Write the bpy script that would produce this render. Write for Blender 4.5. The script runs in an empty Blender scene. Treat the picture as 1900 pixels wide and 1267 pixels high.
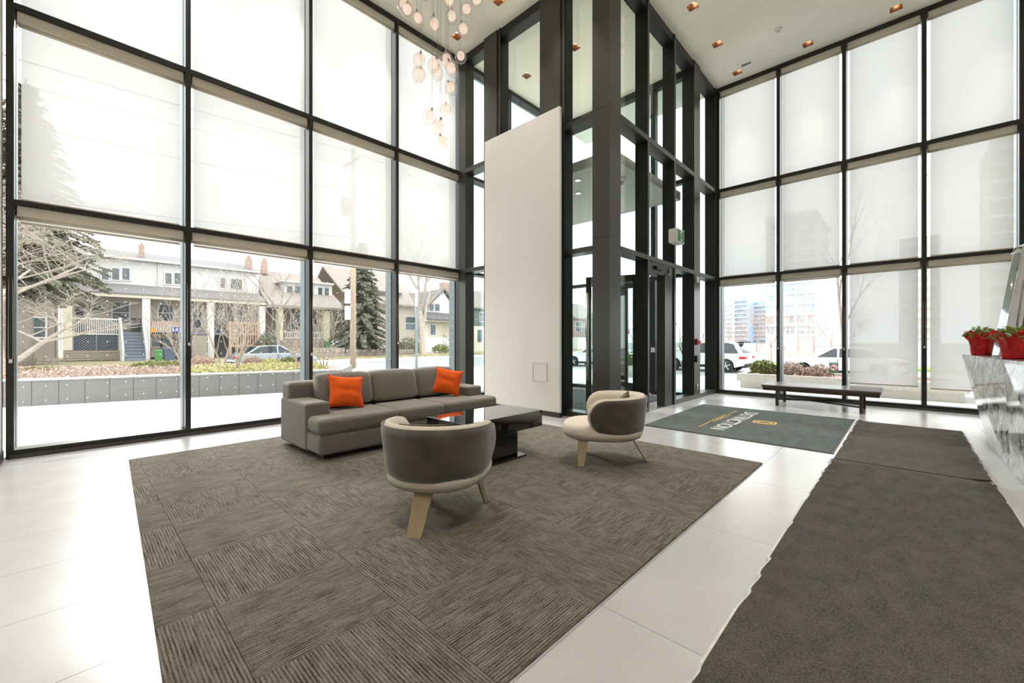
import bpy, bmesh, math, random
from mathutils import Vector, Matrix

random.seed(7)
scene = bpy.context.scene
COL = scene.collection
RAD = math.radians

# ---------------------------------------------------------------- camera
F_PX, CX, CY, YAW, CAM_H = 769.0, 950.0, 632.0, RAD(43.5), 1.25
cam_data = bpy.data.cameras.new('camera')
cam = bpy.data.objects.new('camera', cam_data)
COL.objects.link(cam)
cam.location = (0, 0, CAM_H)
cam.rotation_euler = (RAD(90), 0, YAW - RAD(90))
cam_data.sensor_width = 36.0
cam_data.sensor_fit = 'HORIZONTAL'
cam_data.lens = F_PX / 1900.0 * 36.0
cam_data.shift_y = -1.5 / 1900.0
cam_data.clip_start = 0.02
cam_data.clip_end = 3000
scene.camera = cam

# ---------------------------------------------------------------- colour management
scene.view_settings.view_transform = 'Standard'
scene.view_settings.look = 'None'
scene.view_settings.exposure = 1.33
scene.view_settings.gamma = 1.0
scene.view_settings.use_curve_mapping = False
try:
    scene.cycles.transparent_max_bounces = 24
    scene.cycles.max_bounces = 14
    scene.cycles.diffuse_bounces = 7
    scene.cycles.transmission_bounces = 10
except Exception:
    pass

# ---------------------------------------------------------------- world: bright overcast sky
world = bpy.data.worlds.new('overcast_sky')
scene.world = world
world.use_nodes = True
wn, wl = world.node_tree.nodes, world.node_tree.links
wn.clear()
w_out = wn.new('ShaderNodeOutputWorld')
w_bg = wn.new('ShaderNodeBackground')
w_tc = wn.new('ShaderNodeTexCoord')
w_no = wn.new('ShaderNodeTexNoise')
w_no.inputs['Scale'].default_value = 2.2
w_no.inputs['Detail'].default_value = 5
w_rp = wn.new('ShaderNodeValToRGB')
w_rp.color_ramp.elements[0].position = 0.36
w_rp.color_ramp.elements[0].color = (0.70, 0.79, 0.92, 1)
w_rp.color_ramp.elements[1].position = 0.60
w_rp.color_ramp.elements[1].color = (1.0, 0.99, 0.97, 1)
wl.new(w_tc.outputs['Generated'], w_no.inputs['Vector'])
wl.new(w_no.outputs['Fac'], w_rp.inputs['Fac'])
wl.new(w_rp.outputs['Color'], w_bg.inputs['Color'])
w_bg.inputs['Strength'].default_value = 1.62
wl.new(w_bg.outputs['Background'], w_out.inputs['Surface'])

# hazy sun behind the street-side window wall
sun_data = bpy.data.lights.new('sun', 'SUN')
sun_data.energy = 1.2
sun_data.angle = RAD(9)
sun_data.color = (1.0, 0.96, 0.90)
sun = bpy.data.objects.new('sun', sun_data)
COL.objects.link(sun)
sun.rotation_euler = Vector((-0.129, -0.88, -0.456)).to_track_quat('-Z', 'Y').to_euler()
sun.location = (4, 30, 16)

# ---------------------------------------------------------------- photo pixel -> place
FW = (math.cos(YAW), math.sin(YAW))
RT = (math.sin(YAW), -math.cos(YAW))
def ray(px, py):
    a, b = (px - CX) / F_PX, (CY - py) / F_PX
    return (FW[0] + RT[0] * a, FW[1] + RT[1] * a, b)
def on_z(px, py, z=0.0):
    d = ray(px, py); t = (z - CAM_H) / d[2]
    return Vector((d[0] * t, d[1] * t, z))
def PX(px, Y):
    d = ray(px, 0); return d[0] * Y / d[1]
def PZ(px, py, Y):
    d = ray(px, py); return CAM_H + d[2] * Y / d[1]
def QY(px, X):
    d = ray(px, 0); return d[1] * X / d[0]
def QZ(px, py, X):
    d = ray(px, py); return CAM_H + d[2] * X / d[0]

# ---------------------------------------------------------------- mesh helpers
ORG = {}
class MB:
    def __init__(self):
        self.v = []; self.f = []
    def quad(self, *p):
        n = len(self.v); self.v += [tuple(q) for q in p]; self.f.append(tuple(range(n, n + len(p)))); return self
    def box(self, a, b):
        x0, y0, z0 = a; x1, y1, z1 = b
        if x0 > x1: x0, x1 = x1, x0
        if y0 > y1: y0, y1 = y1, y0
        if z0 > z1: z0, z1 = z1, z0
        return self.hexa([(x0,y0,z0),(x1,y0,z0),(x1,y1,z0),(x0,y1,z0),(x0,y0,z1),(x1,y0,z1),(x1,y1,z1),(x0,y1,z1)])
    def hexa(self, p):
        n = len(self.v); self.v += [tuple(q) for q in p]
        for q in ((0,3,2,1),(4,5,6,7),(0,1,5,4),(1,2,6,5),(2,3,7,6),(3,0,4,7)):
            self.f.append(tuple(n + i for i in q))
        return self
    def prism(self, poly, ext):
        n = len(self.v); m = len(poly)
        e = Vector(ext)
        self.v += [tuple(q) for q in poly] + [tuple(Vector(q) + e) for q in poly]
        self.f.append(tuple(range(n + m - 1, n - 1, -1)))
        self.f.append(tuple(range(n + m, n + 2 * m)))
        for i in range(m):
            j = (i + 1) % m
            self.f.append((n + i, n + j, n + m + j, n + m + i))
        return self
    def loft(self, rings, cap=True, close=False):
        n = len(self.v); m = len(rings[0])
        for r in rings: self.v += [tuple(q) for q in r]
        k = len(rings)
        for a in range(k if close else k - 1):
            b = (a + 1) % k
            for i in range(m):
                j = (i + 1) % m
                self.f.append((n + a*m + i, n + a*m + j, n + b*m + j, n + b*m + i))
        if cap and not close:
            self.f.append(tuple(n + i for i in range(m - 1, -1, -1)))
            self.f.append(tuple(n + (k-1)*m + i for i in range(m)))
        return self
    def tube(self, pts, rad, n=6, cap=True):
        pts = [Vector(p) for p in pts]
        if not hasattr(rad, '__len__'): rad = [rad] * len(pts)
        rings = []
        up = None
        for i, p in enumerate(pts):
            d = (pts[min(i+1, len(pts)-1)] - pts[max(i-1, 0)])
            if d.length < 1e-9: d = Vector((0,0,1))
            d.normalize()
            if up is None:
                up = Vector((0,0,1)) if abs(d.z) < 0.9 else Vector((1,0,0))
            s = d.cross(up)
            if s.length < 1e-6: s = d.cross(Vector((0.3,1,0.2)))
            s.normalize(); u = s.cross(d); up = u
            rings.append([p + s*(rad[i]*math.cos(2*math.pi*k/n)) + u*(rad[i]*math.sin(2*math.pi*k/n)) for k in range(n)])
        return self.loft(rings, cap)
    def lathe(self, prof, n=20, c=(0,0,0), cap=True):
        rings = [[(c[0]+r*math.cos(2*math.pi*k/n), c[1]+r*math.sin(2*math.pi*k/n), c[2]+z) for k in range(n)] for r, z in prof]
        return self.loft(rings, cap)
    def disc(self, c, r, h, axis='z', n=20):
        c = Vector(c)
        ax = {'x': Vector((1,0,0)), 'y': Vector((0,1,0)), 'z': Vector((0,0,1))}[axis]
        return self.tube([c, c + ax*h], r, n)
    def grid(self, fn, nu, nv):
        n = len(self.v)
        for i in range(nu + 1):
            for j in range(nv + 1):
                self.v.append(tuple(fn(i/nu, j/nv)))
        for i in range(nu):
            for j in range(nv):
                a = n + i*(nv+1) + j
                self.f.append((a, a+nv+1, a+nv+2, a+1))
        return self
    def bounds(self):
        xs = [p[0] for p in self.v]; ys = [p[1] for p in self.v]; zs = [p[2] for p in self.v]
        return min(xs), max(xs), min(ys), max(ys), min(zs), max(zs)

def mesh_from(mb, name, o=(0,0,0)):
    me = bpy.data.meshes.new(name)
    me.from_pydata([(p[0]-o[0], p[1]-o[1], p[2]-o[2]) for p in mb.v], [], mb.f)
    me.update()
    return me
def finish(ob, mat, smooth=False, bevel=0.0, seg=2, sub=0, fixn=False):
    me = ob.data
    if mat: me.materials.append(mat)
    if fixn:
        bm = bmesh.new(); bm.from_mesh(me)
        bmesh.ops.remove_doubles(bm, verts=bm.verts, dist=1e-5)
        bmesh.ops.recalc_face_normals(bm, faces=bm.faces)
        bm.to_mesh(me); bm.free()
    if smooth or bevel or sub:
        for p in me.polygons: p.use_smooth = True
    if bevel:
        m = ob.modifiers.new('bevel', 'BEVEL'); m.width = bevel; m.segments = seg; m.limit_method = 'ANGLE'; m.angle_limit = RAD(30)
        if not sub:
            w = ob.modifiers.new('weighted', 'WEIGHTED_NORMAL'); w.keep_sharp = True
    if sub:
        m = ob.modifiers.new('sub', 'SUBSURF'); m.levels = sub; m.render_levels = sub
def build(name, mb, mat, parent=None, local=False, **k):
    o = (0,0,0) if (parent is None or local) else ORG.get(parent.name, (0,0,0))
    ob = bpy.data.objects.new(name, mesh_from(mb, name, o))
    COL.objects.link(ob)
    if parent is not None:
        ob.parent = parent
        if local: ORG[ob.name] = (0,0,0)
        else: ORG[ob.name] = o
    else:
        ORG[ob.name] = o
    stuff = k.pop('stuff', False)
    lab = k.pop('label', None)
    finish(ob, mat, **k)
    if stuff: ob['kind'] = 'stuff'
    if lab: ob['label'] = lab
    return ob
def tag(o, label, cat, group=None):
    o['label'] = label; o['category'] = cat
    if group: o['group'] = group
    return o
def thing(name, label, cat, loc=(0,0,0), rz=0.0, group=None):
    o = bpy.data.objects.new(name, None)
    COL.objects.link(o)
    o.empty_display_size = 0.1
    o.location = loc; o.rotation_euler = (0, 0, rz)
    ORG[o.name] = tuple(loc)
    return tag(o, label, cat, group)
def struct(name, loc=(0,0,0)):
    o = bpy.data.objects.new(name, None)
    COL.objects.link(o); o.location = loc; o.empty_display_size = 0.1
    ORG[o.name] = tuple(loc)
    o['kind'] = 'structure'
    return o
def sbuild(name, mb, mat, **k):
    ob = build(name, mb, mat, **k); ob['kind'] = 'structure'; return ob
def solo(name, mb, mat, label, cat, group=None, loc=None, **k):
    b = mb.bounds()
    if loc is None: loc = ((b[0]+b[1])/2, (b[2]+b[3])/2, b[4])
    ob = bpy.data.objects.new(name, mesh_from(mb, name, loc))
    COL.objects.link(ob); ob.location = loc; ORG[ob.name] = tuple(loc)
    stuff = k.pop('stuff', False)
    finish(ob, mat, **k)
    if stuff: ob['kind'] = 'stuff'
    return tag(ob, label, cat, group)
def link_mesh(name, me, parent, loc=(0,0,0), rz=0.0):
    ob = bpy.data.objects.new(name, me); COL.objects.link(ob)
    ob.parent = parent; ob.location = loc; ob.rotation_euler = (0,0,rz)
    return ob
def copy_tree(o, parent=None):
    c = o.copy(); COL.objects.link(c); c.parent = parent
    for ch in o.children: copy_tree(ch, c)
    return c
def text_mb(s, size, mat4, depth=0.004, space=1.0):
    cu = bpy.data.curves.new('lettering', 'FONT'); cu.body = s; cu.size = size; cu.extrude = depth/2
    cu.align_x = 'CENTER'; cu.align_y = 'CENTER'; cu.space_character = space
    cu.resolution_u = 4
    ob = bpy.data.objects.new('lettering', cu); COL.objects.link(ob)
    bpy.context.view_layer.update()
    me = bpy.data.meshes.new_from_object(ob.evaluated_get(bpy.context.evaluated_depsgraph_get()))
    mb = MB()
    mb.v = [tuple(mat4 @ v.co) for v in me.vertices]
    mb.f = [tuple(p.vertices) for p in me.polygons]
    bpy.data.objects.remove(ob); bpy.data.curves.remove(cu); bpy.data.meshes.remove(me)
    return mb

# ---------------------------------------------------------------- materials
def lin(c):
    out = []
    for x in c:
        x = x / 255.0
        out.append(x / 12.92 if x <= 0.04045 else ((x + 0.055) / 1.055) ** 2.4)
    return tuple(out) + (1.0,)
class NT:
    def __init__(self, name):
        self.m = bpy.data.materials.new(name); self.m.use_nodes = True
        self.n = self.m.node_tree.nodes; self.l = self.m.node_tree.links
        self.n.clear(); self.out = self.n.new('ShaderNodeOutputMaterial')
    def add(self, t, **k):
        nd = self.n.new(t)
        for a, b in k.items():
            if a in nd.inputs: nd.inputs[a].default_value = b
            else: setattr(nd, a, b)
        return nd
    def link(self, a, b): self.l.new(a, b)
def coords(t, scale=(1,1,1), rot=(0,0,0)):
    tc = t.add('ShaderNodeTexCoord'); mp = t.add('ShaderNodeMapping')
    mp.inputs['Scale'].default_value = scale; mp.inputs['Rotation'].default_value = rot
    t.link(tc.outputs['Object'], mp.inputs['Vector'])
    return mp.outputs['Vector']
def pm(name, col, rough=0.6, metal=0.0, var=(8.0, 0.12), bump=None, spec=0.5, sheen=0.0, coat=0.0, scale=(1,1,1)):
    """procedural principled material: base colour modulated by noise, optional bump"""
    t = NT(name); b = t.add('ShaderNodeBsdfPrincipled')
    c = lin(col)
    vec = coords(t, scale)
    no = t.add('ShaderNodeTexNoise'); no.inputs['Scale'].default_value = var[0]; no.inputs['Detail'].default_value = 4
    t.link(vec, no.inputs['Vector'])
    rp = t.add('ShaderNodeValToRGB')
    a = var[1]
    rp.color_ramp.elements[0].position = 0.3; rp.color_ramp.elements[1].position = 0.7
    rp.color_ramp.elements[0].color = tuple(max(0, x*(1-a)) for x in c[:3]) + (1,)
    rp.color_ramp.elements[1].color = tuple(min(1, x*(1+a)) for x in c[:3]) + (1,)
    t.link(no.outputs['Fac'], rp.inputs['Fac'])
    t.link(rp.outputs['Color'], b.inputs['Base Color'])
    b.inputs['Roughness'].default_value = rough; b.inputs['Metallic'].default_value = metal
    b.inputs['Specular IOR Level'].default_value = spec
    b.inputs['Sheen Weight'].default_value = sheen; b.inputs['Coat Weight'].default_value = coat
    if bump:
        n2 = t.add('ShaderNodeTexNoise'); n2.inputs['Scale'].default_value = bump[0]; n2.inputs['Detail'].default_value = 3
        t.link(vec, n2.inputs['Vector'])
        bp = t.add('ShaderNodeBump'); bp.inputs['Strength'].default_value = bump[1]; bp.inputs['Distance'].default_value = bump[2] if len(bump) > 2 else 0.01
        t.link(n2.outputs['Fac'], bp.inputs['Height']); t.link(bp.outputs['Normal'], b.inputs['Normal'])
    t.link(b.outputs['BSDF'], t.out.inputs['Surface'])
    return t.m
def glass_mat(name, tint=(0.96, 0.98, 0.97), base=0.04, edge=0.5, dots=False, rough=0.0):
    t = NT(name)
    tr = t.add('ShaderNodeBsdfTransparent'); tr.inputs['Color'].default_value = tuple(tint) + (1,)
    gl = t.add('ShaderNodeBsdfGlossy'); gl.inputs['Roughness'].default_value = rough
    lw = t.add('ShaderNodeLayerWeight'); lw.inputs['Blend'].default_value = 0.5
    pw = t.add('ShaderNodeMath', operation='POWER'); pw.inputs[1].default_value = 4.0
    ma = t.add('ShaderNodeMath', operation='MULTIPLY_ADD'); ma.inputs[1].default_value = edge; ma.inputs[2].default_value = base
    t.link(lw.outputs['Facing'], pw.inputs[0]); t.link(pw.outputs[0], ma.inputs[0])
    mx = t.add('ShaderNodeMixShader')
    t.link(ma.outputs[0], mx.inputs['Fac']); t.link(tr.outputs[0], mx.inputs[1]); t.link(gl.outputs[0], mx.inputs[2])
    last = mx.outputs[0]
    if dots:
        # ceramic frit: small white dots on a regular grid
        vec = coords(t, (1/0.165,)*3)
        sx = t.add('ShaderNodeSeparateXYZ'); t.link(vec, sx.inputs[0])
        terms = []
        for ax in (dots, 'Z'):
            fr = t.add('ShaderNodeMath', operation='FRACT'); t.link(sx.outputs[ax], fr.inputs[0])
            su = t.add('ShaderNodeMath', operation='SUBTRACT'); t.link(fr.outputs[0], su.inputs[0]); su.inputs[1].default_value = 0.5
            sq = t.add('ShaderNodeMath', operation='MULTIPLY'); t.link(su.outputs[0], sq.inputs[0]); t.link(su.outputs[0], sq.inputs[1])
            terms.append(sq)
        ad = t.add('ShaderNodeMath', operation='ADD'); t.link(terms[0].outputs[0], ad.inputs[0]); t.link(terms[1].outputs[0], ad.inputs[1])
        lt = t.add('ShaderNodeMath', operation='LESS_THAN'); t.link(ad.outputs[0], lt.inputs[0]); lt.inputs[1].default_value = 0.0009
        df = t.add('ShaderNodeBsdfTranslucent'); df.inputs['Color'].default_value = (0.9, 0.9, 0.9, 1)
        d2 = t.add('ShaderNodeBsdfDiffuse'); d2.inputs['Color'].default_value = (0.9, 0.9, 0.9, 1)
        dm = t.add('ShaderNodeMixShader'); t.link(df.outputs[0], dm.inputs[1]); t.link(d2.outputs[0], dm.inputs[2])
        m2 = t.add('ShaderNodeMixShader'); t.link(lt.outputs[0], m2.inputs['Fac']); t.link(last, m2.inputs[1]); t.link(dm.outputs[0], m2.inputs[2])
        last = m2.outputs[0]
    t.link(last, t.out.inputs['Surface'])
    return t.m
def fabric_shade(name, col=(0.80, 0.785, 0.76), openness=0.07, trans=0.32):
    t = NT(name)
    vec = coords(t, (1,1,1))
    no = t.add('ShaderNodeTexNoise'); no.inputs['Scale'].default_value = 260; t.link(vec, no.inputs['Vector'])
    rp = t.add('ShaderNodeValToRGB')
    rp.color_ramp.elements[0].color = tuple(c*0.93 for c in col) + (1,); rp.color_ramp.elements[1].color = tuple(col) + (1,)
    t.link(no.outputs['Fac'], rp.inputs['Fac'])
    df = t.add('ShaderNodeBsdfDiffuse'); ts = t.add('ShaderNodeBsdfTranslucent')
    t.link(rp.outputs['Color'], df.inputs['Color']); t.link(rp.outputs['Color'], ts.inputs['Color'])
    m1 = t.add('ShaderNodeMixShader'); m1.inputs['Fac'].default_value = trans
    t.link(df.outputs[0], m1.inputs[1]); t.link(ts.outputs[0], m1.inputs[2])
    tp = t.add('ShaderNodeBsdfTransparent')
    m2 = t.add('ShaderNodeMixShader'); m2.inputs['Fac'].default_value = openness
    t.link(m1.outputs[0], m2.inputs[1]); t.link(tp.outputs[0], m2.inputs[2])
    t.link(m2.outputs[0], t.out.inputs['Surface'])
    return t.m
def emit_mat(name, col, strength):
    t = NT(name)
    no = t.add('ShaderNodeTexNoise'); no.inputs['Scale'].default_value = 3
    rp = t.add('ShaderNodeValToRGB')
    rp.color_ramp.elements[0].color = tuple(c*0.96 for c in col) + (1,); rp.color_ramp.elements[1].color = tuple(col) + (1,)
    t.link(no.outputs['Fac'], rp.inputs['Fac'])
    e = t.add('ShaderNodeEmission'); t.link(rp.outputs['Color'], e.inputs['Color']); e.inputs['Strength'].default_value = strength
    t.link(e.outputs[0], t.out.inputs['Surface'])
    return t.m
def carpet_mat(name, dark, light, stripe=True, fine=420.0):
    t = NT(name); b = t.add('ShaderNodeBsdfPrincipled')
    v1 = coords(t, (8, 150, 1) if stripe else (170, 170, 170))
    oi = t.add('ShaderNodeObjectInfo')
    off = t.add('ShaderNodeVectorMath', operation='MULTIPLY_ADD')
    cb = t.add('ShaderNodeCombineXYZ'); t.link(oi.outputs['Random'], cb.inputs[0]); t.link(oi.outputs['Random'], cb.inputs[2])
    t.link(cb.outputs[0], off.inputs[0]); off.inputs[1].default_value = (40, 0, 60); t.link(v1, off.inputs[2])
    n1 = t.add('ShaderNodeTexNoise'); n1.inputs['Scale'].default_value = 1.0; n1.inputs['Detail'].default_value = 3; n1.inputs['Roughness'].default_value = 0.65
    t.link(off.outputs[0], n1.inputs['Vector'])
    v2 = coords(t, (fine,)*3)
    n2 = t.add('ShaderNodeTexNoise'); n2.inputs['Scale'].default_value = 1.0; n2.inputs['Detail'].default_value = 2
    t.link(v2, n2.inputs['Vector'])
    v3 = coords(t, (5, 9, 5)); n3 = t.add('ShaderNodeTexNoise'); n3.inputs['Scale'].default_value = 1.0; n3.inputs['Detail'].default_value = 3
    t.link(v3, n3.inputs['Vector'])
    m1 = t.add('ShaderNodeMath', operation='MULTIPLY_ADD'); t.link(n2.outputs['Fac'], m1.inputs[0]); m1.inputs[1].default_value = 0.85 if stripe else 0.9
    t.link(n1.outputs['Fac'], m1.inputs[2])
    m2 = t.add('ShaderNodeMath', operation='MULTIPLY_ADD'); t.link(n3.outputs['Fac'], m2.inputs[0]); m2.inputs[1].default_value = 0.30; t.link(m1.outputs[0], m2.inputs[2])
    if stripe:
        wv = t.add('ShaderNodeTexWave', bands_direction='Y', wave_type='BANDS'); wv.inputs['Scale'].default_value = 22.0
        wv.inputs['Distortion'].default_value = 2.2; wv.inputs['Detail'].default_value = 2; wv.inputs['Detail Scale'].default_value = 4.0
        t.link(coords(t), wv.inputs['Vector'])
        m4 = t.add('ShaderNodeMath', operation='MULTIPLY_ADD'); t.link(wv.outputs['Fac'], m4.inputs[0]); m4.inputs[1].default_value = 0.30; t.link(m2.outputs[0], m4.inputs[2])
        m2 = m4
    rp = t.add('ShaderNodeValToRGB')
    lo, hi = (0.93, 1.50) if stripe else (0.88, 1.22)
    mr = t.add('ShaderNodeMapRange'); mr.inputs['From Min'].default_value = lo; mr.inputs['From Max'].default_value = hi
    t.link(m2.outputs[0], mr.inputs['Value']); t.link(mr.outputs['Result'], rp.inputs['Fac'])
    rp.color_ramp.elements[0].color = lin(dark); rp.color_ramp.elements[1].color = lin(light)
    t.link(rp.outputs['Color'], b.inputs['Base Color'])
    b.inputs['Roughness'].default_value = 0.95; b.inputs['Specular IOR Level'].default_value = 0.15
    bp = t.add('ShaderNodeBump'); bp.inputs['Strength'].default_value = 0.55; bp.inputs['Distance'].default_value = 0.006
    t.link(m1.outputs[0], bp.inputs['Height']); t.link(bp.outputs['Normal'], b.inputs['Normal'])
    t.link(b.outputs['BSDF'], t.out.inputs['Surface'])
    return t.m
def marble_mat(name):
    t = NT(name); b = t.add('ShaderNodeBsdfPrincipled')
    v = coords(t, (1.0, 1.0, 1.6), (0.3, 0.5, 0.7))
    n1 = t.add('ShaderNodeTexNoise'); n1.inputs['Scale'].default_value = 2.6; n1.inputs['Detail'].default_value = 9; n1.inputs['Roughness'].default_value = 0.62; n1.inputs['Distortion'].default_value = 1.7
    t.link(v, n1.inputs['Vector'])
    wv = t.add('ShaderNodeTexWave'); wv.inputs['Scale'].default_value = 1.3; wv.inputs['Distortion'].default_value = 11; wv.inputs['Detail'].default_value = 5; wv.inputs['Detail Scale'].default_value = 1.8
    t.link(v, wv.inputs['Vector'])
    mu = t.add('ShaderNodeMath', operation='MULTIPLY_ADD'); t.link(wv.outputs['Fac'], mu.inputs[0]); mu.inputs[1].default_value = 0.35; t.link(n1.outputs['Fac'], mu.inputs[2])
    rp = t.add('ShaderNodeValToRGB')
    e = rp.color_ramp.elements
    e[0].position = 0.42; e[0].color = lin((60, 60, 62)); e[1].position = 0.92; e[1].color = lin((232, 230, 228))
    for p, c in ((0.52, (120, 119, 118)), (0.62, (188, 186, 183)), (0.78, (160, 158, 156))):
        q = e.new(p); q.color = lin(c)
    t.link(mu.outputs[0], rp.inputs['Fac']); t.link(rp.outputs['Color'], b.inputs['Base Color'])
    b.inputs['Roughness'].default_value = 0.08
    t.link(b.outputs['BSDF'], t.out.inputs['Surface'])
    return t.m

M = {}
M['metal'] = pm('dark_bronze_metal', (44, 44, 41), 0.38, 0.35, (5, 0.06))
M['metal_face'] = pm('bronze_cladding', (70, 68, 62), 0.34, 0.35, (3, 0.05))
M['cap'] = pm('grey_exterior_cap', (118, 126, 128), 0.45, 0.2, (5, 0.05))
M['steel'] = pm('satin_steel', (168, 162, 152), 0.28, 0.9, (6, 0.05))
M['bright_steel'] = pm('brushed_bright_steel', (235, 233, 228), 0.2, 0.95, (6, 0.04))
M['chrome'] = pm('polished_steel', (205, 205, 205), 0.05, 1.0, (4, 0.03))
M['glass'] = glass_mat('clear_glass')
M['glass_dx'] = glass_mat('fritted_glass_street', dots='X')
M['glass_dy'] = glass_mat('fritted_glass_side', dots='Y')
M['glass_in'] = glass_mat('partition_glass', (0.90, 0.95, 0.94), 0.05, 0.6)
M['shade'] = fabric_shade('woven_shade_cloth')
M['fascia'] = pm('taupe_fascia', (214, 206, 190), 0.55, 0.0, (6, 0.04))
M['chain'] = pm('bead_chain_metal', (150, 148, 142), 0.35, 0.6)
M['white'] = pm('white_paint', (238, 233, 226), 0.7, 0, (3, 0.02))
M['ceiling'] = pm('ceiling_paint', (243, 237, 224), 0.8, 0, (2, 0.02))
M['panel'] = pm('white_wall_panel', (238, 232, 226), 0.5, 0, (3, 0.02), scale=(1, 60, 1))
M['tile'] = pm('porcelain_tile', (181, 179, 178), 0.22, 0, (2.2, 0.05), (30, 0.02))
M['grout'] = pm('grey_grout', (128, 126, 122), 0.9, 0, (20, 0.1))
M['carpet'] = carpet_mat('striped_carpet_tile', (35, 32, 28), (140, 132, 120))
M['runner'] = carpet_mat('grey_runner_pile', (46, 44, 41), (98, 93, 86), False, 500)
M['logo_mat'] = carpet_mat('green_grey_mat_pile', (56, 61, 59), (104, 109, 105), False, 600)
M['rubber'] = pm('mat_rubber_edge', (52, 54, 52), 0.6, 0, (20, 0.1))
M['rubber_pale'] = pm('worn_rubber_edge', (206, 204, 200), 0.5, 0, (20, 0.1))
M['gold_print'] = pm('gold_pile', (214, 172, 92), 0.9, 0, (200, 0.25))
M['white_print'] = pm('white_pile', (222, 220, 212), 0.9, 0, (200, 0.2))
M['sofa'] = pm('grey_woven_upholstery', (122, 116, 108), 0.95, 0, (90, 0.22), (420, 0.5, 0.004), 0.2, 0.25)
M['orange'] = pm('orange_cushion_cloth', (224, 90, 20), 0.85, 0, (14, 0.12), (300, 0.25, 0.003), 0.2, 0.1)
M['velvet'] = pm('brown_grey_velvet', (84, 77, 68), 0.85, 0, (7, 0.3), (60, 0.15, 0.004), 0.2, 0.5)
M['cream'] = pm('cream_boucle', (212, 202, 186), 0.95, 0, (60, 0.07), (380, 0.4, 0.003), 0.2, 0.2)
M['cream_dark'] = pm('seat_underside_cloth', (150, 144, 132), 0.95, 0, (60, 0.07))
M['bronze'] = pm('champagne_bronze_plate', (172, 154, 126), 0.32, 0.75, (12, 0.06))
M['pillow'] = pm('brown_patterned_cloth', (108, 96, 82), 0.9, 0, (40, 0.45), (160, 0.3, 0.004))
M['gloss'] = pm('black_lacquer', (14, 14, 14), 0.04, 0, (3, 0.05), coat=1.0)
M['leather'] = pm('brown_leather', (66, 58, 52), 0.3, 0, (9, 0.15), (50, 0.15, 0.004))
M['walnut'] = pm('dark_walnut', (66, 52, 34), 0.4, 0, (30, 0.25), scale=(1, 6, 1))
M['marble'] = marble_mat('grey_veined_marble')
M['foil'] = pm('red_foil_wrap', (190, 10, 16), 0.22, 0.25, (10, 0.25), (24, 0.6, 0.02))
M['leaf_bright'] = pm('potted_leaf', (148, 172, 84), 0.6, 0, (30, 0.3))
M['copper'] = pm('copper_reflector', (138, 92, 60), 0.3, 0.55, (6, 0.1))
M['lamp_on'] = emit_mat('lit_lamp', (1.0, 0.92, 0.82), 4.5)
M['pend_glow'] = None
M['black'] = pm('black_plastic', (22, 22, 22), 0.4, 0, (6, 0.1))
M['offwhite'] = pm('white_plastic', (232, 230, 224), 0.45, 0, (6, 0.03))
M['red'] = pm('red_enamel', (150, 20, 16), 0.4, 0, (6, 0.1))
M['sign_green'] = pm('sign_green', (28, 124, 74), 0.45, 0, (6, 0.05))
M['sign_white'] = pm('sign_white', (240, 240, 236), 0.45, 0, (6, 0.02))
M['sign_red'] = pm('sign_red', (206, 34, 36), 0.45, 0, (6, 0.05))

# ================================================================ ROOM SHELL
WY, WX, CEIL = 6.85, 10.52, 7.245         # street window wall, side window wall, ceiling height
VX, VY = 5.605, 3.27                      # vestibule faces
X0, Y0 = -0.53, -3.8                      # the two solid walls behind the camera
EVX = 9.27                                # outer (door) wall of the vestibule
T1, T2 = (2.69, 2.75), (4.77, 4.84)       # transom bands

# ---- floor: grout bed with separate porcelain tiles
fl = struct('floor')
build('grout_bed', MB().box((X0-0.2, Y0-0.2, -0.12), (WX+0.16, WY+0.16, -0.004)), M['grout'], fl)
tile_cache = {}
tx, ty, gx, gy = 1.216, 0.607, 1.711, 1.04
kx0 = math.floor((X0-gx)/tx); kx1 = math.ceil((WX-gx)/tx)
ky0 = math.floor((Y0-gy)/ty); ky1 = math.ceil((WY-gy)/ty)
for i in range(kx0, kx1):
    for j in range(ky0, ky1):
        a0, a1 = max(gx+i*tx, X0)+0.0012, min(gx+(i+1)*tx, WX+0.05)-0.0012
        b0, b1 = max(gy+j*ty, Y0)+0.0012, min(gy+(j+1)*ty, WY+0.05)-0.0012
        if a1-a0 < 0.02 or b1-b0 < 0.02: continue
        key = (round(a1-a0, 3), round(b1-b0, 3))
        if key not in tile_cache:
            me = mesh_from(MB().box((-(a1-a0)/2, -(b1-b0)/2, -0.01), ((a1-a0)/2, (b1-b0)/2, 0)), 'tile')
            me.materials.append(M['tile']); tile_cache[key] = me
        link_mesh('tile', tile_cache[key], fl, ((a0+a1)/2, (b0+b1)/2, 0))

# ---- ceiling with square cut-outs for the recessed lights
LIGHTS = [(5.18, 6.41), (5.14, 5.21), (5.14, 4.0), (5.14, 2.77), (6.33, 2.76), (7.63, 2.77), (8.94, 2.76), (10.20, 2.73),
          (10.20, 1.43), (10.20, 0.12), (10.20, -1.2), (3.75, 6.41), (2.3, 6.41), (0.9, 6.41),
          (7.04, 6.22), (7.04, 4.9), (8.3, 6.22), (8.3, 4.9),
          (0.6, 4.6), (0.6, 2.4), (0.6, 0.2), (2.6, 0.2), (5.0, 0.2), (7.4, 0.2), (2.6, -2.2), (5.0, -2.2), (7.4, -2.2), (0.6, -2.2)]  # unseen downlights added over the open floor to brighten the interior
LH = 0.085
xs = sorted(set([X0-0.2, WX+0.2] + [x+s*LH for x, y in LIGHTS for s in (-1, 1)]))
ys = sorted(set([Y0-0.2, WY+0.2] + [y+s*LH for x, y in LIGHTS for s in (-1, 1)]))
cb = MB()
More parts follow.
